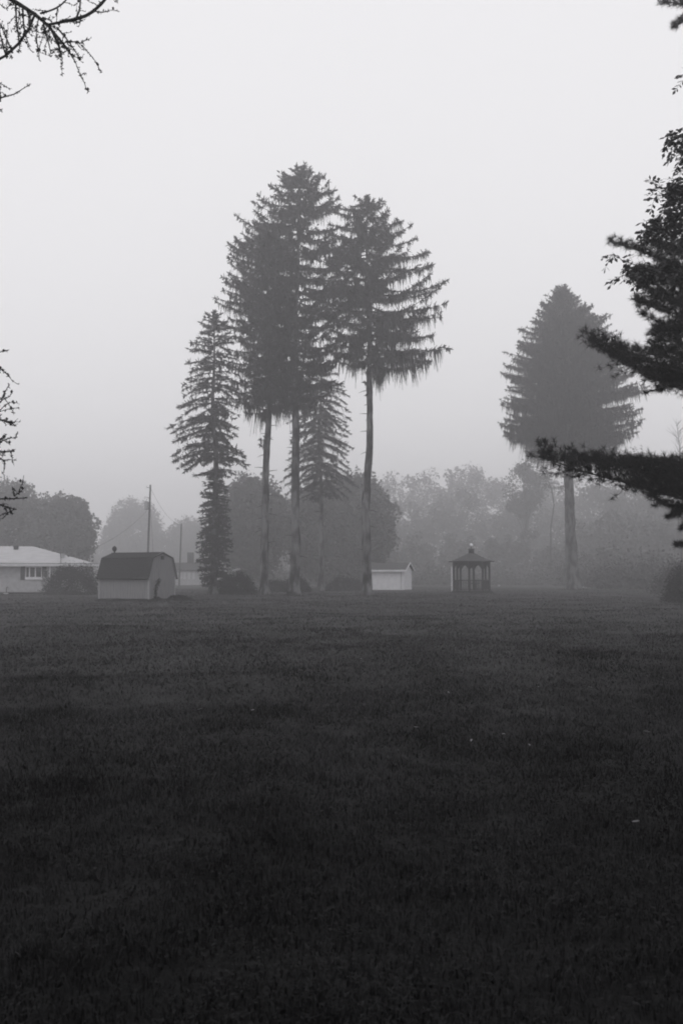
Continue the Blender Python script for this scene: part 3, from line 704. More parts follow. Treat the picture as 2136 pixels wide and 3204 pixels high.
# ------------------------------------------------------------------ gazebo
def gazebo():
    Y = 93.0; k = Y / FPX; x = at_base(1474, Y)
    root = thing('gazebo', 'dark eight-sided wooden gazebo with arches, cupola and white ball on top', 'gazebo', (x, Y, gzf(x, Y)), R(8))
    Rp = 1.66; he = 2.90; Re = 2.10; hr = 3.66
    ang = [R(22.5 + 45 * q) for q in range(8)]
    V8 = lambda r, z: [(r * math.cos(t), r * math.sin(t), z) for t in ang]
    def oct_prism(r, za, zb_, r2=None):
        g = Geo(); V = V8(r, za) + V8(r2 or r, zb_) + [(0, 0, za), (0, 0, zb_)]
        g.add(V, [(q, (q + 1) % 8, 8 + (q + 1) % 8, 8 + q) for q in range(8)]); g.add(V, [((q + 1) % 8, q, 16) for q in range(8)] + [(8 + q, 8 + (q + 1) % 8, 17) for q in range(8)]); return g
    obj('deck', oct_prism(Rp + 0.14, -0.05, 0.22), M['gaz'], root)
    for q in range(8):
        t = ang[q]; g = Geo(); cx, cyy = Rp * math.cos(t), Rp * math.sin(t); box(g, (cx - 0.08, cyy - 0.08, 0.22), (cx + 0.08, cyy + 0.08, he)); obj('post', g, M['gaz'], root)
    for q in range(8):
        a = np.array([Rp * math.cos(ang[q]), Rp * math.sin(ang[q])]); b = np.array([Rp * math.cos(ang[(q + 1) % 8]), Rp * math.sin(ang[(q + 1) % 8])])
        d = b - a; L = np.linalg.norm(d); d /= L; n_ = np.array([d[1], -d[0]])
        P = lambda s, z, o=0: (a[0] + d[0] * s + n_[0] * o, a[1] + d[1] * s + n_[1] * o, z)
        # arched fascia board
        g = Geo(); s = np.linspace(0.07, L - 0.07, 15); f = np.abs(s - L / 2) / (L / 2)
        zl = he - 0.30 - 0.62 * np.clip(f, 0, 1) ** 2.4 - 0.0; zt = np.full(15, he)
        V = [P(s[i], z[i], o) for o in (0.02, -0.02) for z in (zl, zt) for i in range(15)]
        F = []
        for i in range(14): F += [(i, i + 1, 15 + i + 1, 15 + i), (30 + i, 45 + i, 45 + i + 1, 30 + i + 1), (i, 30 + i, 30 + i + 1, i + 1)]
        g.add(V, F); obj('arch_board', g, M['gaz'], root)
        if q == 1: continue                                   # the entrance side has no rail
        rl = obj('railing', beam(Geo(), P(0.07, 1.18), P(L - 0.07, 1.18), 0.09, 0.07), M['gaz'], root)
        obj('bottom_rail', beam(Geo(), P(0.07, 0.34), P(L - 0.07, 0.34), 0.06, 0.06), M['gaz'], rl)
        for i in range(7):
            ss = 0.07 + (L - 0.14) * (i + 0.5) / 7; obj('baluster', beam(Geo(), P(ss, 0.37), P(ss, 1.145), 0.045, 0.045), M['gaz'], rl)
    for q in range(8):
        t0, t1 = ang[q], ang[(q + 1) % 8]; g = Geo(); n = 6
        for c in range(n):                                     # shingle courses, slightly concave
            f0, f1 = c / n, (c + 1) / n
            rr = lambda f: Re + (0.30 - Re) * f; zz = lambda f: he + 0.02 + (hr - he) * (0.72 * f + 0.28 * f * f)
            Q = [(rr(f0) * math.cos(t0), rr(f0) * math.sin(t0), zz(f0) + 0.03), (rr(f0) * math.cos(t1), rr(f0) * math.sin(t1), zz(f0) + 0.03), (rr(f1) * math.cos(t1), rr(f1) * math.sin(t1), zz(f1)), (rr(f1) * math.cos(t0), rr(f1) * math.sin(t0), zz(f1))]
            Q += [(p[0], p[1], p[2] - 0.07) for p in Q]
            g.add(Q, [(0,1,2,3),(7,6,5,4),(0,4,5,1),(1,5,6,2),(2,6,7,3),(3,7,4,0)])
        obj('roof_panel', g, M['gaz_roof'], root)
    g = oct_prism(Re + 0.04, he - 0.03, he + 0.06); obj('eave_board', g, M['gaz'], root)
    cup = obj('cupola', oct_prism(0.27, hr - 0.06, hr + 0.36), M['gaz'], root); obj('cap', oct_prism(0.33, hr + 0.36, hr + 0.46, 0.26), M['gaz'], cup)
    g = Geo(); tube(g, [(0, 0, hr + 0.46), (0, 0, hr + 0.70)], [0.04, 0.03], 8); fin = obj('finial_rod', g, M['gaz'], root)
    g = Geo(); zz = np.linspace(-1, 1, 9); tube(g, np.stack([0 * zz, 0 * zz, hr + 0.80 + 0.15 * zz], 1), 0.15 * np.sqrt(np.maximum(1 - zz ** 2, 0.001)), 14); obj('finial_ball', g.mesh('finial_ball', smooth=True), M['ball'], fin)
    # low planter box and table inside are only hinted at
    g = Geo(); tube(g, [(0.35, 0.2, 0.22), (0.35, 0.2, 0.85)], 0.06, 8); tube(g, [(0.35, 0.2, 0.85), (0.35, 0.2, 0.90)], 0.42, 14)
    o = obj('round_table', g, M['gaz'], None, (x, Y, gzf(x, Y))); tag(o, 'small round table inside the gazebo', 'table')
gazebo()

# white post left of the gazebo
Y = 101.0; p = pix(1413, 1840, Y); k = Y / FPX
e = thing('white_post', 'thin white post standing just behind the gazebo', 'post', (p[0], Y, gzf(p[0], Y)))
g = Geo(); box(g, (-0.055, -0.055, -0.1), (0.055, 0.055, hgt(1772, Y))); obj('shaft', g, M['white'], e)
g = Geo(); prism(g, [(-0.075, 0), (0.075, 0), (0.0, 0.07)], -0.075, 0.075); obj('cap', g, M['white'], e, (0, 0, hgt(1772, Y)))

# ------------------------------------------------------------------ utility poles and wires
def pole(label, px_top, py_top, px_base, Y, r, gear):
    x = at_base(px_base, Y); z = gzf(x, Y); top = pix(px_top, py_top, Y)
    root = thing('utility_pole', label, 'utility pole', (x, Y, z), 0, 'utility poles behind the shed')
    t = np.array([top[0] - x, 0, top[2] - z])
    g = Geo(); P = np.array([t * f for f in (-0.02, 0.3, 0.6, 0.85, 1)]); tube(g, P, np.linspace(r, r * 0.65, 5), 10); obj('shaft', g, M['pole'], root)
    if gear:
        c = t * 0.80 + np.array([-0.34, -0.1, 0]); g = Geo(); tube(g, [c + (0, 0, -0.5), c + (0, 0, -0.45), c + (0, 0, 0.40), c + (0, 0, 0.5)], [0.15, 0.24, 0.24, 0.18], 12); tr = obj('transformer', g, M['metal'], root)
        g = Geo(); tube(g, [c + (0, 0, 0.5), c + (0.02, 0, 0.8)], [0.04, 0.03], 6); obj('bushing', g, M['trim'], tr)
        for dz, l in ((-0.35, 0.45), (-1.55, 0.4)):
            g = Geo(); a = t + np.array([0.05, 0, dz]); beam(g, a, a + np.array([-l, -0.05, 0.05]), 0.06, 0.06); br = obj('bracket', g, M['pole'], root)
            g = Geo(); tube(g, [a + (-l, -0.05, 0.0), a + (-l, -0.05, 0.2)], [0.05, 0.035], 7); obj('insulator', g, M['trim'], br)
    return np.array([x, Y, z]) + t
T1 = pole('taller wooden utility pole with transformer rising behind the shed roof', 471, 1517, 460, 114, 0.14, True)
T2 = pole('shorter plain utility pole between the shed and the shaggy spruce', 568, 1638, 561, 138, 0.12, False)
def wire(label, a, b, sag, r=0.012):
    s = np.linspace(0, 1, 24); P = a[None] * (1 - s)[:, None] + b[None] * s[:, None]; P[:, 2] -= sag * 4 * s * (1 - s)
    g = Geo(); tube(g, P, r, 5); o = obj('overhead_wire', g, M['wire']); tag(o, label, 'wire', 'overhead wires')
wire('upper wire strung between the two utility poles', T1 + (0, 0, -0.3), T2 + (0, 0, -0.2), 1.0)
wire('wire running from the taller utility pole down to the house roof', T1 + (0, 0, -2.6), np.array([-24.6, 93, 3.7]), 0.8)
wire('thin guy wire slanting from the taller utility pole to the ground', T1 + (0, 0, -2.0), np.array([at_base(487, 112), 112, 0.0]), 0.0, 0.014)

# far low building between shed and shaggy spruce
def far_house():
    Y = 165.0; k = Y / FPX; x0, x1 = at_base(536, Y), at_base(645, Y)
    root = thing('far_house', 'faint long low house in fog between shed and shaggy spruce', 'house', (x0, Y, gzf(x0, Y)))
    W_ = x1 - x0; he = hgt(1786, Y); 
    obj('wall', box(Geo(), (0, 0, -0.1), (W_, 6, he)), M['brick'], root)
    g = Geo(); prism(g, [(-0.4, he), (6.4, he), (3.0, he + 1.3)], -0.4, W_ + 0.4); g.v = [v[:, [1, 0, 2]] for v in g.v]; obj('roof', g, M['shed_roof'], root)
    for px in (553, 566, 578, 592, 606): 
        xx = (px - 536) * k; w = obj('window', box(Geo(), (xx - 0.20, -0.05, 0.9), (xx + 0.20, -0.004, he - 0.35)), M['trim'], root)
    g = Geo(); box(g, ((578 - 536) * k, 2.6, he + 0.9), ((578 - 536) * k + 1.0, 3.4, he + 3.0)); obj('chimney', g, M['dark'], root)
far_house()
def cottage():
    Y = 122.0; k = Y / FPX; x0, x1 = at_base(672, Y), at_base(735, Y)
    root = thing('white_cottage', 'white cottage corner peeping out behind the round dark bush', 'house', (x0, Y, gzf(x0, Y)))
    W_ = x1 - x0; he = hgt(1808, Y)
    obj('wall', box(Geo(), (0, 0, -0.1), (W_, 4, he)), M['white'], root)
    g = Geo(); prism(g, [(-0.35, he - .05), (W_ + 0.3, he + 1.0), (W_ + 0.3, he + 1.12), (-0.35, he + 0.09)], -0.3, 4.3); obj('roof', g, M['trim'], root)
    obj('window', box(Geo(), (0.9, -0.03, 0.6), (1.5, -0.004, 1.2)), M['glass'], root)
cottage()

# ------------------------------------------------------------------ pale edging stones near the lone spruce
for q, (px, py, w, lab) in enumerate([(1826, 1834, 22, 'longest pale flat stone on the grass right of the lone spruce trunk'), (1852, 1833, 14, 'short pale flat stone second from the lone spruce trunk'), (1987, 1838, 20, 'pale flat stone farthest right of the lone spruce, by the wood edge'), (1560, 1829, 8, 'tiny pale stone on the grass right of the gazebo')]):
    Y = 132.0 if q < 3 else 150; x = at_base(px, Y); k = Y / FPX; rng = np.random.default_rng(900 + q)
    n = 9; th = np.arange(n) * 6.283 / n; r = rng.uniform(0.8, 1.1, n)
    base = np.stack([w * k / 2 * r * np.cos(th), 0.35 * r * np.sin(th), np.zeros(n) - 0.05], 1); top = base * np.array([0.85, 0.85, 0]) + np.array([0, 0, 0.20 + 0.03 * q])
    V = np.vstack([base, top, [[0, 0, 0.22 + 0.03 * q]]]); g = Geo(); g.add(V, [(i, (i + 1) % n, n + (i + 1) % n, n + i) for i in range(n)]); g.add(V, [(n + i, n + (i + 1) % n, 2 * n) for i in range(n)])
    o = obj('flat_stone', g, M['stone'], None, (x, Y, gzf(x, Y))); tag(o, lab, 'stone', 'pale stones in the grass')

# ------------------------------------------------------------------ larch at the left edge
def smooth_path(pts, n=14):
    pts = np.array(pts, float); t = np.concatenate([[0], np.cumsum(np.linalg.norm(np.diff(pts, axis=0), axis=1))]); 
    tt = np.linspace(0, t[-1], n); P = np.stack([np.interp(tt, t, pts[:, q]) for q in range(3)], 1)
    for _ in range(2):
        Q = P.copy(); Q[1:-1] = 0.25 * P[:-2] + 0.5 * P[1:-1] + 0.25 * P[2:]; P = Q
    return P

def larch():
    rng = np.random.default_rng(404)
    Y0 = 10.0; tx = -6.4
    root = thing('larch_tree', 'bare larch whose cone-bearing twigs hang in at the upper left edge', 'tree', (tx, Y0, gzf(tx, Y0)))
    org = np.array([tx, Y0, gzf(tx, Y0)])
    gt = Geo(); cen, rad = trunk_mesh(gt, 17.0, 0.24, (0.1, 0), rng, sides=14, flare=0.3)
    gl0, gw0, gc0, gs0 = Geo(), Geo(), Geo(), Geo()
    def twig(P, r0, r1, level, bare=False, G=None):
        gl, gw, gc, gs = G or (gl0, gw0, gc0, gs0)
        tube(gl if level == 0 else gw, P - org, np.linspace(r0, r1, len(P)), 5 if level == 0 else 4, cap=False)
        L = np.linalg.norm(np.diff(P, axis=0), axis=1).sum()
        # short spur shoots
        n = int(L / 0.010); s = rng.uniform(0.03, 1, n) * (len(P) - 1)
        C = np.stack([np.interp(s, range(len(P)), P[:, q]) for q in range(3)], 1); D = norm(rng.normal(size=(n, 3))); l = rng.uniform(0.010, 0.030, n)[:, None]
        C = C - org; strips(gs, C, C + D * l * .6, C + D * l, norm(np.cross(D, rng.normal(size=(n, 3)))), 0.0045, 0.005, 0.002)
        # cones
        for q in range(rng.poisson(L * (1.7 if level else 0.6))):
            s_ = rng.uniform(0.2, 1) * (len(P) - 1); c = np.array([np.interp(s_, range(len(P)), P[:, k]) for k in range(3)]) - org
            zz = np.array([-1, -.6, 0, .6, 1]); tube(gc, c + np.stack([0 * zz, 0 * zz, zz * 0.016 + 0.012], 1) + rng.normal(size=3) * 0.008, [0.002, 0.010, 0.013, 0.009, 0.002], 7)
        if level < 2 and not bare:
            m = int(L * (12 if level == 0 else 11))
            for q in range(m):
                s_ = rng.uniform(0.12, 1) * (len(P) - 1); i = min(int(s_), len(P) - 2); c = P[i] + (P[i + 1] - P[i]) * (s_ - i); t = norm(P[i + 1] - P[i])
                d = norm(t * 0.5 + norm(rng.normal(size=3)) * 0.9 + np.array([0, 0, -0.35])); l = rng.uniform(0.06, 0.34) * (1 if level == 0 else 0.6)
                Q = np.stack([c, c + d * l * .35, c + d * l * .7 + np.array([0, 0, -0.12 * l]), c + d * l + np.array([0, 0, -0.05 * l]) + rng.normal(size=3) * 0.02])
                twig(Q, 0.0050, 0.0020, level + 1, False, G)
    def hand(pts, r0, r1, dY=0.0, link=None, level=0, bare=False):
        P = [pix(a, b, Y0 + dY + 0.25 * math.sin(a * 0.02 + b * 0.013)) for a, b in pts]
        if link is not None: P = [np.array([tx, Y0, link]), *P]
        G = (Geo(), Geo(), Geo(), Geo()); twig(smooth_path(P, 16 if level == 0 else 9), r0 * 1.45 + 0.001, r1 * 1.5, level, bare, G)
        o = obj('branch', G[0] if level == 0 else G[1], M['twig'], root)
        if level == 0 and G[1].n: tag(obj('twigs', G[1], M['twig'], o), kind='stuff')
        if G[3].n: tag(obj('spur_shoots', G[3], M['twig'], o), kind='stuff')
        if G[2].n: tag(obj('cones', G[2], M['twig'], o), kind='stuff')
    hand([(-330, -250), (-80, -70), (30, 0), (75, 22), (120, 45), (142, 66), (160, 84), (182, 112), (205, 135), (216, 152), (230, 182)], 0.045, 0.005, link=8.9)
    hand([(150, 78), (185, 70), (215, 65), (250, 58), (285, 48), (308, 25), (338, -10), (360, -40)], 0.012, 0.010, level=1)
    hand([(128, 42), (170, 30), (200, 12), (214, -8)], 0.008, 0.005, level=1)
    hand([(236, 60), (249, 40), (253, 0), (250, -30)], 0.006, 0.004, level=1)
    hand([(178, 85), (200, 110), (225, 142), (252, 187)], 0.007, 0.003, level=1)
    hand([(160, 88), (172, 115), (184, 140), (190, 168)], 0.010, 0.004, level=1)
    hand([(134, 58), (141, 95), (152, 130), (160, 166)], 0.006, 0.003, level=1)
    hand([(205, 132), (235, 130), (263, 137)], 0.005, 0.002, level=1)
    hand([(258, 140), (272, 160), (295, 182), (318, 228)], 0.0018, 0.001, level=2)
    hand([(186, 150), (192, 195), (197, 240)], 0.0018, 0.001, level=2)
    hand([(300, 36), (322, 39), (340, 35)], 0.004, 0.002, level=1)
    hand([(112, 40), (104, 85), (92, 108), (78, 125), (52, 157), (25, 182), (0, 198), (-60, 215), (-300, 250)], 0.008, 0.012, level=1)
    for pts in ([(50, 12), (52, 70), (58, 110), (62, 145)], [(72, 25), (75, 80), (82, 118)], [(90, 35), (96, 62), (100, 85)], [(22, 182), (10, 145), (4, 120), (-6, 60)], [(40, 165), (30, 140), (0, 70)], [(25, 178), (18, 150), (22, 120)]):
        hand(pts, 0.006, 0.003, level=1)
    hand([(-260, 180), (-100, 285), (-20, 314), (10, 318), (38, 319), (58, 310), (76, 290), (98, 262)], 0.03, 0.002, link=7.4, bare=True)
    hand([(2, 318), (0, 280), (-8, 240)], 0.005, 0.003, level=1)
    hand([(-20, 330), (0, 341), (8, 350)], 0.004, 0.003, level=2)
    hand([(-300, 1050), (-120, 1130), (0, 1110), (15, 1098), (30, 1094)], 0.02, 0.002, link=4.6, bare=True)
    hand([(-60, 1120), (0, 1150), (15, 1163), (30, 1178)], 0.006, 0.002, level=1)
    hand([(-320, 1180), (-150, 1290), (0, 1282), (20, 1262), (33, 1240), (38, 1216), (30, 1203)], 0.022, 0.002, link=4.2, bare=True)
    hand([(-60, 1290), (0, 1270), (12, 1245), (18, 1222)], 0.006, 0.002, level=1); hand([(0, 1285), (22, 1262), (45, 1256), (62, 1264)], 0.003, 0.001, level=2); hand([(0, 1288), (25, 1280), (62, 1275)], 0.003, 0.001, level=2)
    hand([(-80, 1310), (0, 1313), (20, 1312), (36, 1315), (52, 1333)], 0.008, 0.003, level=1)
    hand([(-340, 1320), (-150, 1400), (-30, 1395), (10, 1400), (30, 1390), (34, 1370)], 0.022, 0.003, link=3.6)
    hand([(-30, 1400), (5, 1415), (28, 1412), (42, 1410)], 0.006, 0.003, level=1); hand([(-20, 1370), (8, 1375), (22, 1358)], 0.006, 0.003, level=1); hand([(-20, 1420), (8, 1438), (16, 1447)], 0.006, 0.003, level=1)
    hand([(-340, 1480), (-150, 1570), (-30, 1556), (10, 1560), (45, 1566), (70, 1564), (86, 1558)], 0.024, 0.003, link=3.0, bare=True)
    hand([(45, 1552), (44, 1540), (39, 1522)], 0.004, 0.002, level=1); hand([(46, 1552), (68, 1536), (80, 1524)], 0.004, 0.001, level=1)
    hand([(-60, 1570), (0, 1578), (30, 1588), (52, 1595)], 0.007, 0.002, level=1); hand([(14, 1588), (20, 1598), (28, 1611)], 0.004, 0.002, level=1)
    # the rest of the tree, outside the picture
    for q in range(11):
        z = rng.uniform(2.2, 16.3); th = rng.uniform(R(80), R(285)); L = (17.4 - z) * 0.2 + 0.6; d = np.array([math.cos(th), math.sin(th), 0])
        s = np.linspace(0, 1, 10); P = org + np.array([0, 0, z]) + d * (L * s)[:, None]; P[:, 2] += L * (-0.30 * s + 0.30 * s * s)
        twig(P, 0.02 + 0.006 * L, 0.004, 0 if q % 3 else 0)
    obj('trunk', gt.mesh('trunk', smooth=True), M['bark_dark'], root); 
    for nm, gg in (('limbs', gl0), ('twigs', gw0), ('spur_shoots', gs0), ('cones', gc0)): tag(obj(nm, gg, M['twig'], root), kind='stuff')
larch()

# ------------------------------------------------------------------ white pine at the right edge
def pine():
    rng = np.random.default_rng(505)
    Y0 = 20.0; tx = at_base(2780, Y0)
    org = np.array([tx, Y0, gzf(tx, Y0)])
    root = thing('white_pine', 'near-black pine reaching long needled boughs in from the right edge', 'tree', tuple(org))
    gt = Geo(); trunk_mesh(gt, 20.0, 0.38, (0.2, 0), rng, sides=16, flare=0.3)
    gl, gf = Geo(), Geo()
    def tufts(C, D, gf, m=28, scale=1.0):
        n = len(C)
        C = np.repeat(C, m, 0); D = np.repeat(D, m, 0); N = n * m
        V = norm(D * rng.uniform(0.1, 1.0, N)[:, None] + norm(rng.normal(size=(N, 3))) * 0.95)
        l = (rng.uniform(0.10, 0.155, N) * scale)[:, None]
        W = norm(np.cross(V, rng.normal(size=(N, 3))))
        B = C - D * (rng.uniform(0, 0.07, N))[:, None]
        Vt = np.stack([B - W * 0.0042, B + W * 0.0042, B + V * l], 1).reshape(-1, 3)
        gf.add(Vt - org, (np.arange(N)[:, None] * 3 + np.array([[0, 1, 2]])).astype(np.int32))
    def bough(P, r0, gl, gf, dens=1.0, spread=0.5, up=0.5, start=0.15, m=28):
        tube(gl, P - org, np.linspace(r0, 0.008, len(P)), 6, cap=False)
        L = np.linalg.norm(np.diff(P, axis=0), axis=1).sum(); n = int(L * 24 * dens)
        for q in range(n):
            f = rng.uniform(start, 1); s_ = f * (len(P) - 1); i = min(int(s_), len(P) - 2); c = P[i] + (P[i + 1] - P[i]) * (s_ - i); t = norm(P[i + 1] - P[i])
            hz = norm(np.cross(t, [0, 0, 1.0])); l = spread * (0.32 + 0.9 * (1 - f) ** 0.6) * rng.uniform(0.35, 1.15)
            d = norm(t * rng.uniform(0.35, 0.9) + hz * rng.uniform(-0.8, 0.8) + np.array([0, 0, up * rng.uniform(-0.45, 1.5)]))
            e = c + d * l + np.array([0, 0, 0.08 * l]); mid = c + d * l * .5
            tube(gl, np.stack([c, mid, e]) - org, [0.007, 0.005, 0.003], 3, cap=False)
            k = 1 + int(l * 5); ff = np.linspace(0.35, 1, k)[:, None]; C = c + (e - c) * ff + rng.normal(size=(k, 3)) * 0.045
            C[-1] = e
            D = norm(d[None] + rng.normal(size=(k, 3)) * 0.45 + np.array([0, 0, 0.25])); tufts(C, D, gf, m)
        tufts(P[-1:], norm(P[-1:] - P[-2:-1]), gf, m)
    def hand(pts, link, r0, dY=0.0, **kw):
        P = [pix(a, b, Y0 + dY) for a, b in pts]
        if link is not None: P = [np.array([tx, Y0, org[2] + link])] + P
        elif pts[0][0] >= 2200: P = [np.array([tx, Y0, P[0][2] - 0.35])] + P; kw['start'] = 0.42
        a, b = Geo(), Geo(); bough(smooth_path(P, 18), r0, a, b, **kw)
        o = obj('bough', a, M['bark_dark'], root); tag(obj('needles', b, M['pine'], o), kind='stuff')
    hand([(2420, 1640), (2250, 1600), (2136, 1562), (2040, 1530), (1950, 1505), (1860, 1490), (1790, 1468), (1740, 1448), (1692, 1428)], 2.4, 0.06, dens=2.0, spread=0.9, up=1.1)
    hand([(2400, 1500), (2250, 1475), (2136, 1455), (2020, 1448), (1920, 1438), (1830, 1430)], 3.6, 0.05, dY=0.5, dens=1.8, spread=0.42, up=0.35)
    hand([(2300, 1580), (2180, 1560), (2110, 1600), (2070, 1590), (2040, 1545)], None, 0.025, dY=-0.3, dens=1.6, spread=0.4, up=-0.2, start=0.0)
    hand([(2280, 1590), (2180, 1600), (2130, 1650)], None, 0.02, dY=-0.2, dens=1.6, spread=0.35, up=-0.2)
    hand([(2420, 1260), (2250, 1235), (2136, 1212), (2060, 1190), (1985, 1145), (1930, 1110), (1885, 1088), (1842, 1064)], 5.2, 0.05, dens=2.0, spread=0.8, up=1.1)
    hand([(2400, 1180), (2250, 1150), (2136, 1130), (2050, 1110), (1985, 1095), (1935, 1085)], 5.7, 0.04, dY=0.4, dens=1.6, spread=0.40, up=0.4)
    hand([(2136, 1200), (2080, 1215), (2040, 1222), (2020, 1226)], None, 0.012, dens=1.2, spread=0.2, up=0.0)
    hand([(2420, 1090), (2250, 1060), (2136, 1030), (2080, 1020), (2030, 1000), (2010, 985)], 6.4, 0.04, dens=1.5, spread=0.45, up=0.6)
    hand([(2400, 980), (2250, 960), (2136, 940), (2060, 920), (2000, 890), (1972, 868)], 7.0, 0.04, dens=1.9, spread=0.5, up=0.8)
    hand([(2400, 890), (2250, 870), (2136, 840), (2060, 810), (1990, 778), (1940, 765), (1914, 758)], 7.6, 0.04, dY=0.3, dens=1.9, spread=0.45, up=0.35)
    hand([(2300, 820), (2180, 790), (2110, 770), (2060, 765)], 8.2, 0.03, dens=1.6, spread=0.4, up=0.5)
    hand([(2400, 80), (2280, 30), (2160, 10), (2110, 15), (2078, 5)], 12.6, 0.03, dens=1.8, spread=0.5, up=0.3)
    hand([(2280, 60), (2180, 50), (2120, 70), (2108, 80)], None, 0.02, dens=1.6, spread=0.4, up=0.3)
    hand([(2420, 1730), (2250, 1712), (2150, 1706), (2118, 1703)], 1.9, 0.03, dens=1.2, spread=0.22, up=0.1, start=0.5)
    hand([(2400, 1560), (2250, 1530), (2136, 1500), (2040, 1480), (1940, 1462), (1850, 1448), (1790, 1436)], 3.0, 0.04, dY=-0.4, dens=1.9, spread=0.5, up=0.6)
    hand([(2400, 1450), (2250, 1446), (2136, 1446), (2040, 1450), (1960, 1452), (1890, 1450)], 4.0, 0.035, dY=-0.2, dens=2.2, spread=0.34, up=0.35)
    hand([(2300, 1470), (2200, 1475), (2120, 1480), (2040, 1485)], None, 0.03, dY=0.1, dens=2.2, spread=0.45, up=0.3, start=0.0)
    hand([(2300, 1560), (2200, 1540), (2120, 1545), (2060, 1530), (1990, 1510)], None, 0.03, dY=0.3, dens=1.8, spread=0.55, up=0.4, start=0.0)
    hand([(2300, 1540), (2220, 1550), (2150, 1590), (2105, 1612)], None, 0.03, dY=0.5, dens=2.2, spread=0.5, up=0.1, start=0.0)
    hand([(2400, 1220), (2250, 1195), (2136, 1165), (2060, 1145), (1990, 1125), (1950, 1112)], 5.4, 0.035, dY=-0.4, dens=1.9, spread=0.5, up=0.5)
    hand([(2300, 1030), (2200, 1005), (2110, 985), (2040, 960), (1990, 940)], None, 0.03, dY=-0.3, dens=2.0, spread=0.5, up=0.6, start=0.0)
    hand([(2300, 940), (2200, 915), (2110, 895), (2045, 875), (2000, 850)], None, 0.03, dY=0.5, dens=2.0, spread=0.5, up=0.6, start=0.0)
    hand([(2300, 1080), (2200, 1060), (2130, 1050), (2070, 1030)], None, 0.03, dY=0.3, dens=1.8, spread=0.45, up=0.5, start=0.0)
    for (a_, b_), (c_, d_), dy in (((2110, 860), (2060, 840), .1), ((2120, 1010), (2050, 1040), -.2), ((2120, 1110), (2040, 1090), .2), ((2130, 1180), (2050, 1170), .1), ((2120, 950), (2030, 930), .4), ((2110, 790), (2050, 770), 0), ((2125, 1070), (2060, 1060), .5)):
        hand([(2320, b_ + 50), (2220, b_ + 25), (a_, b_), (c_, d_)], None, 0.03, dY=dy, dens=1.7, spread=0.55, up=0.8, start=0.1)
    hand([(2300, 1250), (2200, 1228), (2120, 1205), (2040, 1178), (1970, 1145), (1915, 1108)], None, 0.03, dY=0.2, dens=2.2, spread=0.42, up=0.35, start=0.0)
    # the rest of the tree, out of the picture
    for q in range(16):
        z = rng.uniform(3.0, 19.3); th = rng.uniform(R(-115), R(100)); L = min(5.0, (20.4 - z) * 0.35 + 0.8); d = np.array([math.cos(th), math.sin(th), 0])
        s = np.linspace(0, 1, 12); P = org + np.array([0, 0, z]) + d * (L * s)[:, None]; P[:, 2] += L * (0.02 * s + 0.12 * s * s)
        bough(P, 0.05, gl, gf, dens=0.4, spread=0.6, m=16)
    obj('trunk', gt.mesh('trunk', smooth=True), M['bark_dark'], root); tag(obj('limbs', gl, M['bark_dark'], root), kind='stuff'); tag(obj('crown', gf, M['pine'], root), kind='stuff')
pine()

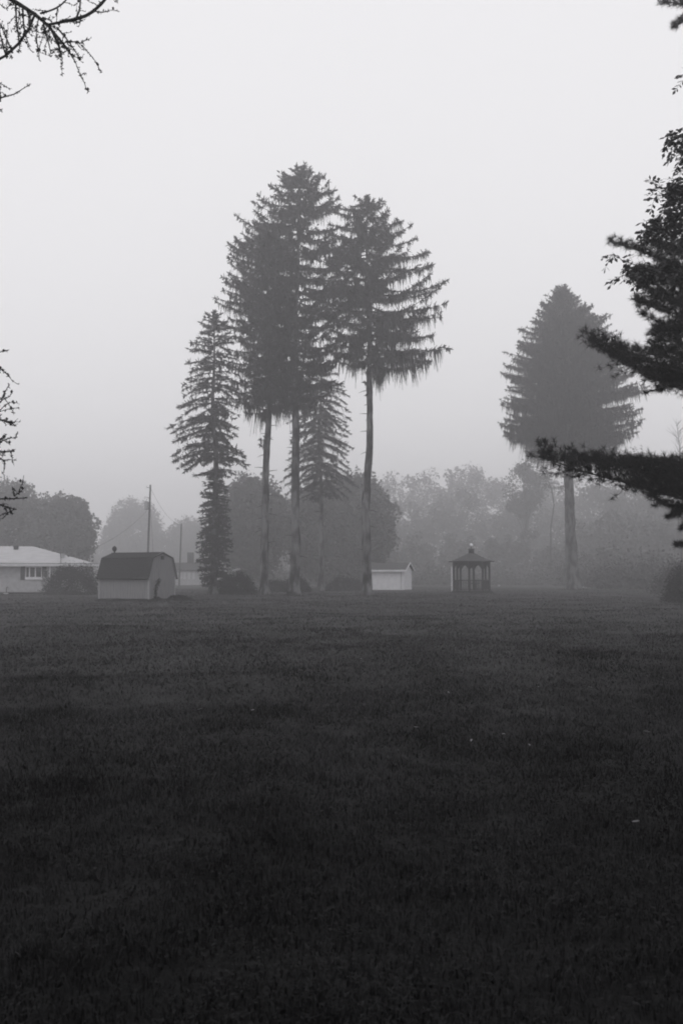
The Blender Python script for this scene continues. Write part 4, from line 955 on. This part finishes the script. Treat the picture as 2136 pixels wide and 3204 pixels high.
# ------------------------------------------------------------------ leafy tree at the right edge
def hickory():
    rng = np.random.default_rng(606)
    Y0 = 17.0; tx = at_base(2950, Y0); org = np.array([tx, Y0, gzf(tx, Y0)])
    root = thing('leafy_tree', 'dark leafy tree whose drooping leaf sprays edge in above the pine boughs', 'tree', tuple(org))
    gt = Geo(); trunk_mesh(gt, 16.0, 0.30, (0, 0), rng, sides=14, flare=0.3, zmax=11)
    gl, gf = Geo(), Geo()
    def spray(c, d, gl):
        # one compound leaf: 7 leaflets along a drooping stalk
        L = rng.uniform(0.16, 0.28); st = c + d[None] * (L * np.array([0, .5, 1]))[:, None] + np.array([0, 0, -1.0])[None] * (L * np.array([0, .12, .4]))[:, None]
        tube(gl, st - org, [0.004, 0.003, 0.002], 3, cap=False)
        side = norm(np.cross(d, [0, 0, 1.0]) + rng.normal(size=3) * 0.3)
        P0, D = [], []
        for f in (0.35, 0.65, 0.9):
            b = np.array([np.interp(f, [0, .5, 1], st[:, q]) for q in range(3)])
            for sg in (-1, 1): P0.append(b); D.append(norm(d * 0.5 + side * sg * 0.9 + np.array([0, 0, -0.35]) + rng.normal(size=3) * 0.25))
        P0.append(st[2]); D.append(norm(d + np.array([0, 0, -0.7])))
        return P0, D
    def fill(P, n, spread, gl, gf):
        PP, DD = [], []
        for q in range(n):
            s_ = rng.uniform(0.25, 1) * (len(P) - 1); i = min(int(s_), len(P) - 2); c = P[i] + (P[i + 1] - P[i]) * (s_ - i)
            v = rng.normal(size=3) * np.array([1, 1, 0.8]); e = c + v * spread * 0.5
            tube(gl, np.stack([c, (c + e) / 2 + np.array([0, 0, 0.03]), e]) - org, [0.006, 0.005, 0.003], 3, cap=False)
            for k in range(4):
                a, b = spray(e + rng.normal(size=3) * 0.03, norm(rng.normal(size=3) * np.array([1, 1, 0.5])), gl); PP += a; DD += b
        PP, DD = np.array(PP), np.array(DD); n = len(PP)
        l = rng.uniform(0.075, 0.13, n)[:, None]; W = norm(np.cross(DD, rng.normal(size=(n, 3)) * 0.6 + np.array([0, 0, 1.0])))
        V = np.stack([PP, PP + DD * l * .55 + W * l * .27, PP + DD * l, PP + DD * l * .55 - W * l * .27], 1).reshape(-1, 3)
        gf.add(V - org, (np.arange(n)[:, None] * 4 + np.array([[0, 1, 2, 3]])).astype(np.int32))
    def hand(pts, link, r0, n, spread, dY=0.0):
        P = [pix(a, b, Y0 + dY) for a, b in pts]
        if link is not None: P = [np.array([tx, Y0, org[2] + link])] + P
        P = smooth_path(P, 14); a, b = Geo(), Geo(); tube(a, P - org, np.linspace(r0, 0.006, len(P)), 6, cap=False); fill(P[(6 if link is not None else 0):], int(n * 1.6), spread, a, b)
        o = obj('branch', a, M['bark_dark'], root); tag(obj('leaves', b, M['leaf_near'], o), kind='stuff')
    hand([(2450, 420), (2250, 420), (2150, 440), (2112, 448)], 7.0, 0.04, 26, 0.30)
    hand([(2450, 560), (2250, 540), (2140, 560), (2095, 590), (2075, 610)], 6.5, 0.04, 34, 0.34)
    hand([(2400, 660), (2250, 640), (2140, 660), (2095, 680)], 6.0, 0.04, 30, 0.32)
    hand([(2350, 760), (2200, 730), (2110, 715), (2060, 715), (2028, 712)], 5.6, 0.03, 22, 0.22)
    hand([(2160, 700), (2080, 705), (2025, 715)], None, 0.006, 5, 0.08)
    hand([(2250, 850), (2120, 870), (2020, 855), (1965, 820), (1940, 812)], 4.8, 0.02, 18, 0.16)
    hand([(2060, 860), (2000, 855), (1975, 850)], None, 0.008, 8, 0.16)
    hand([(2350, 480), (2230, 470), (2150, 490), (2118, 500)], 6.8, 0.03, 20, 0.28, dY=0.5)
    hand([(2350, 620), (2230, 610), (2150, 610), (2100, 625)], 6.3, 0.03, 24, 0.32, dY=0.5)
    hand([(2350, 720), (2230, 700), (2150, 720), (2095, 735)], 5.8, 0.03, 28, 0.30, dY=0.4)
    hand([(2300, 330), (2200, 340), (2150, 365)], 7.6, 0.03, 14, 0.25); hand([(2300, 200), (2200, 220), (2150, 236)], 8.4, 0.03, 12, 0.2)
    hand([(2250, 1240), (2180, 1250), (2134, 1276)], 2.9, 0.02, 5, 0.12); hand([(2300, 1000), (2200, 1020), (2120, 1075)], 4.2, 0.02, 8, 0.15)
    for q in range(20):
        z = rng.uniform(3.0, 15.5); th = rng.uniform(R(-120), R(70)); L = 1.2 + 3.0 * math.sin(math.pi * np.clip((z - 1) / 16, 0, 1)); d = np.array([math.cos(th), math.sin(th), 0.35])
        s = np.linspace(0, 1, 10); P = org + np.array([0, 0, min(z, 10.5)]) + d * (L * s)[:, None]; P[:, 2] += max(0, z - 10.5) * s
        tube(gl, P - org, np.linspace(0.06, 0.01, 10), 5, cap=False); fill(P[2:], 34, 0.9, gl, gf)
    obj('trunk', gt.mesh('trunk', smooth=True), M['bark_dark'], root); tag(obj('limbs', gl, M['bark_dark'], root), kind='stuff'); tag(obj('crown', gf, M['leaf_near'], root), kind='stuff')
hickory()

# ------------------------------------------------------------------ unseen leafy trees added above and behind the view to shade the near lawn
def outside(P): return (P[:, 1] < -0.5) | (P[:, 2] > CAM_H + 1.0 + 0.66 * P[:, 1])
leafy('added_shade_tree', 'unseen leafy tree added behind the viewer, its left-hand crown shading the near lawn', -4.2, -2.6, 17.0, 10.0, 10.0, 701, n=16500, leaf=0.50, z0=3.8, trunk_r=0.32, fill=1.0, keep=outside, matl=M['leaf_near'])
leafy('added_shade_tree', 'unseen leafy tree added behind the viewer, its right-hand crown shading the near lawn', 4.8, -2.0, 17.5, 10.2, 10.2, 702, n=16500, leaf=0.50, z0=3.8, trunk_r=0.34, fill=1.0, keep=outside, matl=M['leaf_near'])

# ------------------------------------------------------------------ grass
def grass():
    rng = np.random.default_rng(808); g = Geo()
    def field(y0, y1, dens, h, w, bend, clump, soft, fine=False):
        hw = lambda y: 0.36 * y + 2.0
        A = (y1 - y0) * (hw(y0) + hw(y1)); n = int(A * dens)
        yy = rng.uniform(y0, y1, n * 2); keep = rng.random(n * 2) < hw(yy) / hw(y1); yy = yy[keep][:n]; n = len(yy)
        xx = rng.uniform(-1, 1, n) * hw(yy)
        # clumpy height
        c = np.sin(xx * 3.1 + np.sin(yy * 2.3) * 1.4) * np.sin(yy * 3.7 + np.sin(xx * 1.9) * 1.7) * 0.5 + np.sin(xx * 11 + 3 * np.sin(yy * 7)) * np.sin(yy * 9 + 2 * np.sin(xx * 8)) * 0.5
        keep = rng.random(n) < (0.72 + 0.28 * c * clump) * np.clip((y1 - yy) / soft[1], 0, 1) * (np.clip((yy - y0) / soft[0], 0, 1) if soft[0] else 1); xx, yy, c = xx[keep], yy[keep], c[keep]; n = len(xx)
        hh = h * (1 + 0.65 * c * clump) * rng.uniform(0.45, 1.2, n)
        az = rng.uniform(0, 6.283, n); d = np.stack([np.cos(az), np.sin(az), np.zeros(n)], 1); W = np.stack([-np.sin(az), np.cos(az), np.zeros(n)], 1)
        tw = rng.normal(size=n) * 0.5; W = norm(W + d * tw[:, None])
        b = rng.uniform(0.2, 1.0, n) * bend
        P0 = np.stack([xx, yy, gz(xx, yy) - 0.004], 1); P1 = P0 + d * (hh * b * .35)[:, None] + np.array([0, 0, 1.0]) * (hh * .62)[:, None]
        P2 = P0 + d * (hh * b)[:, None] + np.array([0, 0, 1.0]) * (hh * np.maximum(0.35, 1 - 0.4 * b))[:, None]
        ww = w * rng.uniform(0.6, 1.4, n)
        strips(g, P0, P1, P2, W, ww, ww * .8, ww * .12) if fine else spikes(g, P0, P2, W, ww * 1.25)
    field(2.2, 8.5, 3900, 0.065, 0.0030, 1.0, 1.0, (0, 3.0), fine=True)
    field(5.5, 18, 1700, 0.07, 0.0042, 1.0, 1.0, (3.0, 6.0))
    field(11, 36, 400, 0.072, 0.0085, 1.0, 0.9, (7.0, 14.0))
    field(21, 70, 80, 0.078, 0.018, 1.0, 0.8, (15.0, 30.0))
    field(40, 135, 26, 0.082, 0.032, 1.0, 0.6, (30.0, 70.0))
    # longer untrimmed grass where the mower cannot reach: round the trunks, the shed and the gazebo
    ring = [(at_base(920, YC), YC, 0.45, 0.55), (at_base(1147, YE), YE, 0.42, 0.55), (at_base(828, YB), YB, 0.4, 0.5), (at_base(668, YA), YA, 0.36, 0.5), (at_base(1003, YD), YD, 0.33, 0.5), (at_base(1790, YF), YF, 0.8, 0.9), (at_base(1474, 93), 93, 1.7, 0.5)]
    for (x0, y0, ra, dr) in ring:
        n = int(420 * (ra + dr)); th = rng.uniform(0, 6.283, n); r_ = ra + dr * rng.random(n) ** 1.8; xx, yy = x0 + r_ * np.cos(th), y0 + r_ * np.sin(th)
        P0 = np.stack([xx, yy, gz(xx, yy) - 0.01], 1); hh = rng.uniform(0.10, 0.34, n) * (1.2 - (r_ - ra) / dr * 0.8)
        P2 = P0 + np.stack([rng.normal(size=n) * 0.06, rng.normal(size=n) * 0.06, hh], 1); az = rng.uniform(0, 3.14, n); spikes(g, P0, P2, np.stack([np.cos(az), np.sin(az), 0 * az], 1), 0.016)
    sx, sy = float(pix(465, 1880, 64.0)[0]), 64.0
    for (dx, dy, L_) in ((-math.cos(R(28)), math.sin(R(28)), 4.3), (math.sin(R(28)), math.cos(R(28)), 2.9)):
        n = 900; t = rng.uniform(-0.1, L_, n); o_ = np.abs(rng.normal(size=n)) * 0.12 + 0.03; nx_, ny_ = (-math.sin(R(28)), -math.cos(R(28))) if dx < 0 else (math.cos(R(28)), -math.sin(R(28)))
        xx, yy = sx + dx * t + nx_ * o_, sy + dy * t + ny_ * o_
        P0 = np.stack([xx, yy, gz(xx, yy) - 0.01], 1); P2 = P0 + np.stack([rng.normal(size=n) * 0.05, rng.normal(size=n) * 0.05, rng.uniform(0.06, 0.26, n) * (0.6 + 0.5 * np.sin(t * 3.1))], 1)
        az = rng.uniform(0, 3.14, n); spikes(g, P0, P2, np.stack([np.cos(az), np.sin(az), 0 * az], 1), 0.012)
    # clover and plantain leaves lying among the blades, in patches
    gcl = Geo()
    for y0, y1, n, sz in ((2.3, 6.5, 30000, 0.016), (6.5, 14, 36000, 0.022), (14, 30, 26000, 0.038)):
        yy = rng.uniform(y0, y1, n); xx = rng.uniform(-1, 1, n) * (0.36 * yy + 2)
        c = np.sin(xx * 1.7 + 2 * np.sin(yy * 0.9 + 1)) * np.sin(yy * 1.3 + 2 * np.sin(xx * 0.8)) + 0.6 * np.sin(xx * 5 + 2 * np.sin(yy * 3)) * np.sin(yy * 4.3 + np.sin(xx * 3.3))
        kp = c > -0.4 + 1.2 * rng.random(n); xx, yy = xx[kp], yy[kp]; n = len(xx)
        P = np.stack([xx, yy, gz(xx, yy) + rng.uniform(0.02, 0.06, n)], 1); az = rng.uniform(0, 6.28, n)
        D = norm(np.stack([np.cos(az), np.sin(az), rng.normal(size=n) * 0.35], 1)); S = norm(np.cross(D, np.array([0, 0, 1.0]) + rng.normal(size=(n, 3)) * 0.25)); l = sz * rng.uniform(0.6, 1.4, n)[:, None]
        V = np.stack([P - D * l * .5, P + S * l * .42, P + D * l * .5, P - S * l * .42], 1).reshape(-1, 3)
        gcl.add(V, (np.arange(n)[:, None] * 4 + np.array([[0, 1, 2, 3]])).astype(np.int32))
    o = obj('clover', gcl, M['clover']); tag(o, 'patches of small clover leaves in the lawn', 'clover', kind='stuff')
    o = obj('grass', g, M['grass']); tag(o, 'short dark grass covering the lawn', 'grass', kind='stuff')
grass()

def fallen():
    rng = np.random.default_rng(909)
    spots = [(1570, 2312), (1648, 2350), (1841, 2168), (794, 2236), (1400, 2185), (1680, 2165), (1245, 2360), (2010, 2312), (628, 2232), (1300, 2290), (1470, 2330), (1130, 2080), (1620, 2180), (1975, 2615)]
    m = None
    for q, (px, py) in enumerate(spots):
        d = 1.0; Y = CAM_H * FPX / (py - 1800); x = at_base(px, Y)
        if m is None:
            g = Geo(); V = [(-0.04, 0, 0), (-0.01, 0.022, 0.012), (0.03, 0.015, 0.02), (0.045, 0, 0.01), (0.03, -0.016, 0.022), (-0.01, -0.022, 0.01), (0, 0, 0.004), (-0.07, 0.003, 0.006)]
            g.add(V, [(0, 1, 6), (1, 2, 6), (2, 3, 6), (3, 4, 6), (4, 5, 6), (5, 0, 6), (0, 7, 1)]); m = g.mesh('fallen_leaf'); m.materials.append(M['dry_leaf'])
        o = bpy.data.objects.new('fallen_leaf', m); COL.objects.link(o); o.location = (x, Y, gzf(x, Y) + 0.06); o.rotation_euler = (rng.normal() * .4, rng.normal() * .4, rng.uniform(0, 6)); s = rng.uniform(0.35, 0.65); o.scale = (s, s, s)
        tag(o, 'small pale fallen leaf lying on the dark lawn', 'leaf', 'pale fallen leaves scattered on the lawn')
fallen()

# ------------------------------------------------------------------ haze
def haze():
    g = Geo(); box(g, (-420, -75, -1.6), (420, 540, 42.0))
    m = bpy.data.materials.new('haze'); m.use_nodes = True; nt = m.node_tree; nt.nodes.clear()
    out = nt.nodes.new('ShaderNodeOutputMaterial'); v = nt.nodes.new('ShaderNodeVolumePrincipled')
    v.inputs['Color'].default_value = (0.97, 0.965, 0.98, 1); v.inputs['Density'].default_value = 0.0036; v.inputs['Anisotropy'].default_value = 0.66
    nt.links.new(v.outputs['Volume'], out.inputs['Volume'])
    try: m.cycles.homogeneous_volume = True
    except Exception: pass
    o = obj('haze', g, m); tag(o, 'pale morning fog filling the whole scene', kind='stuff')
haze()
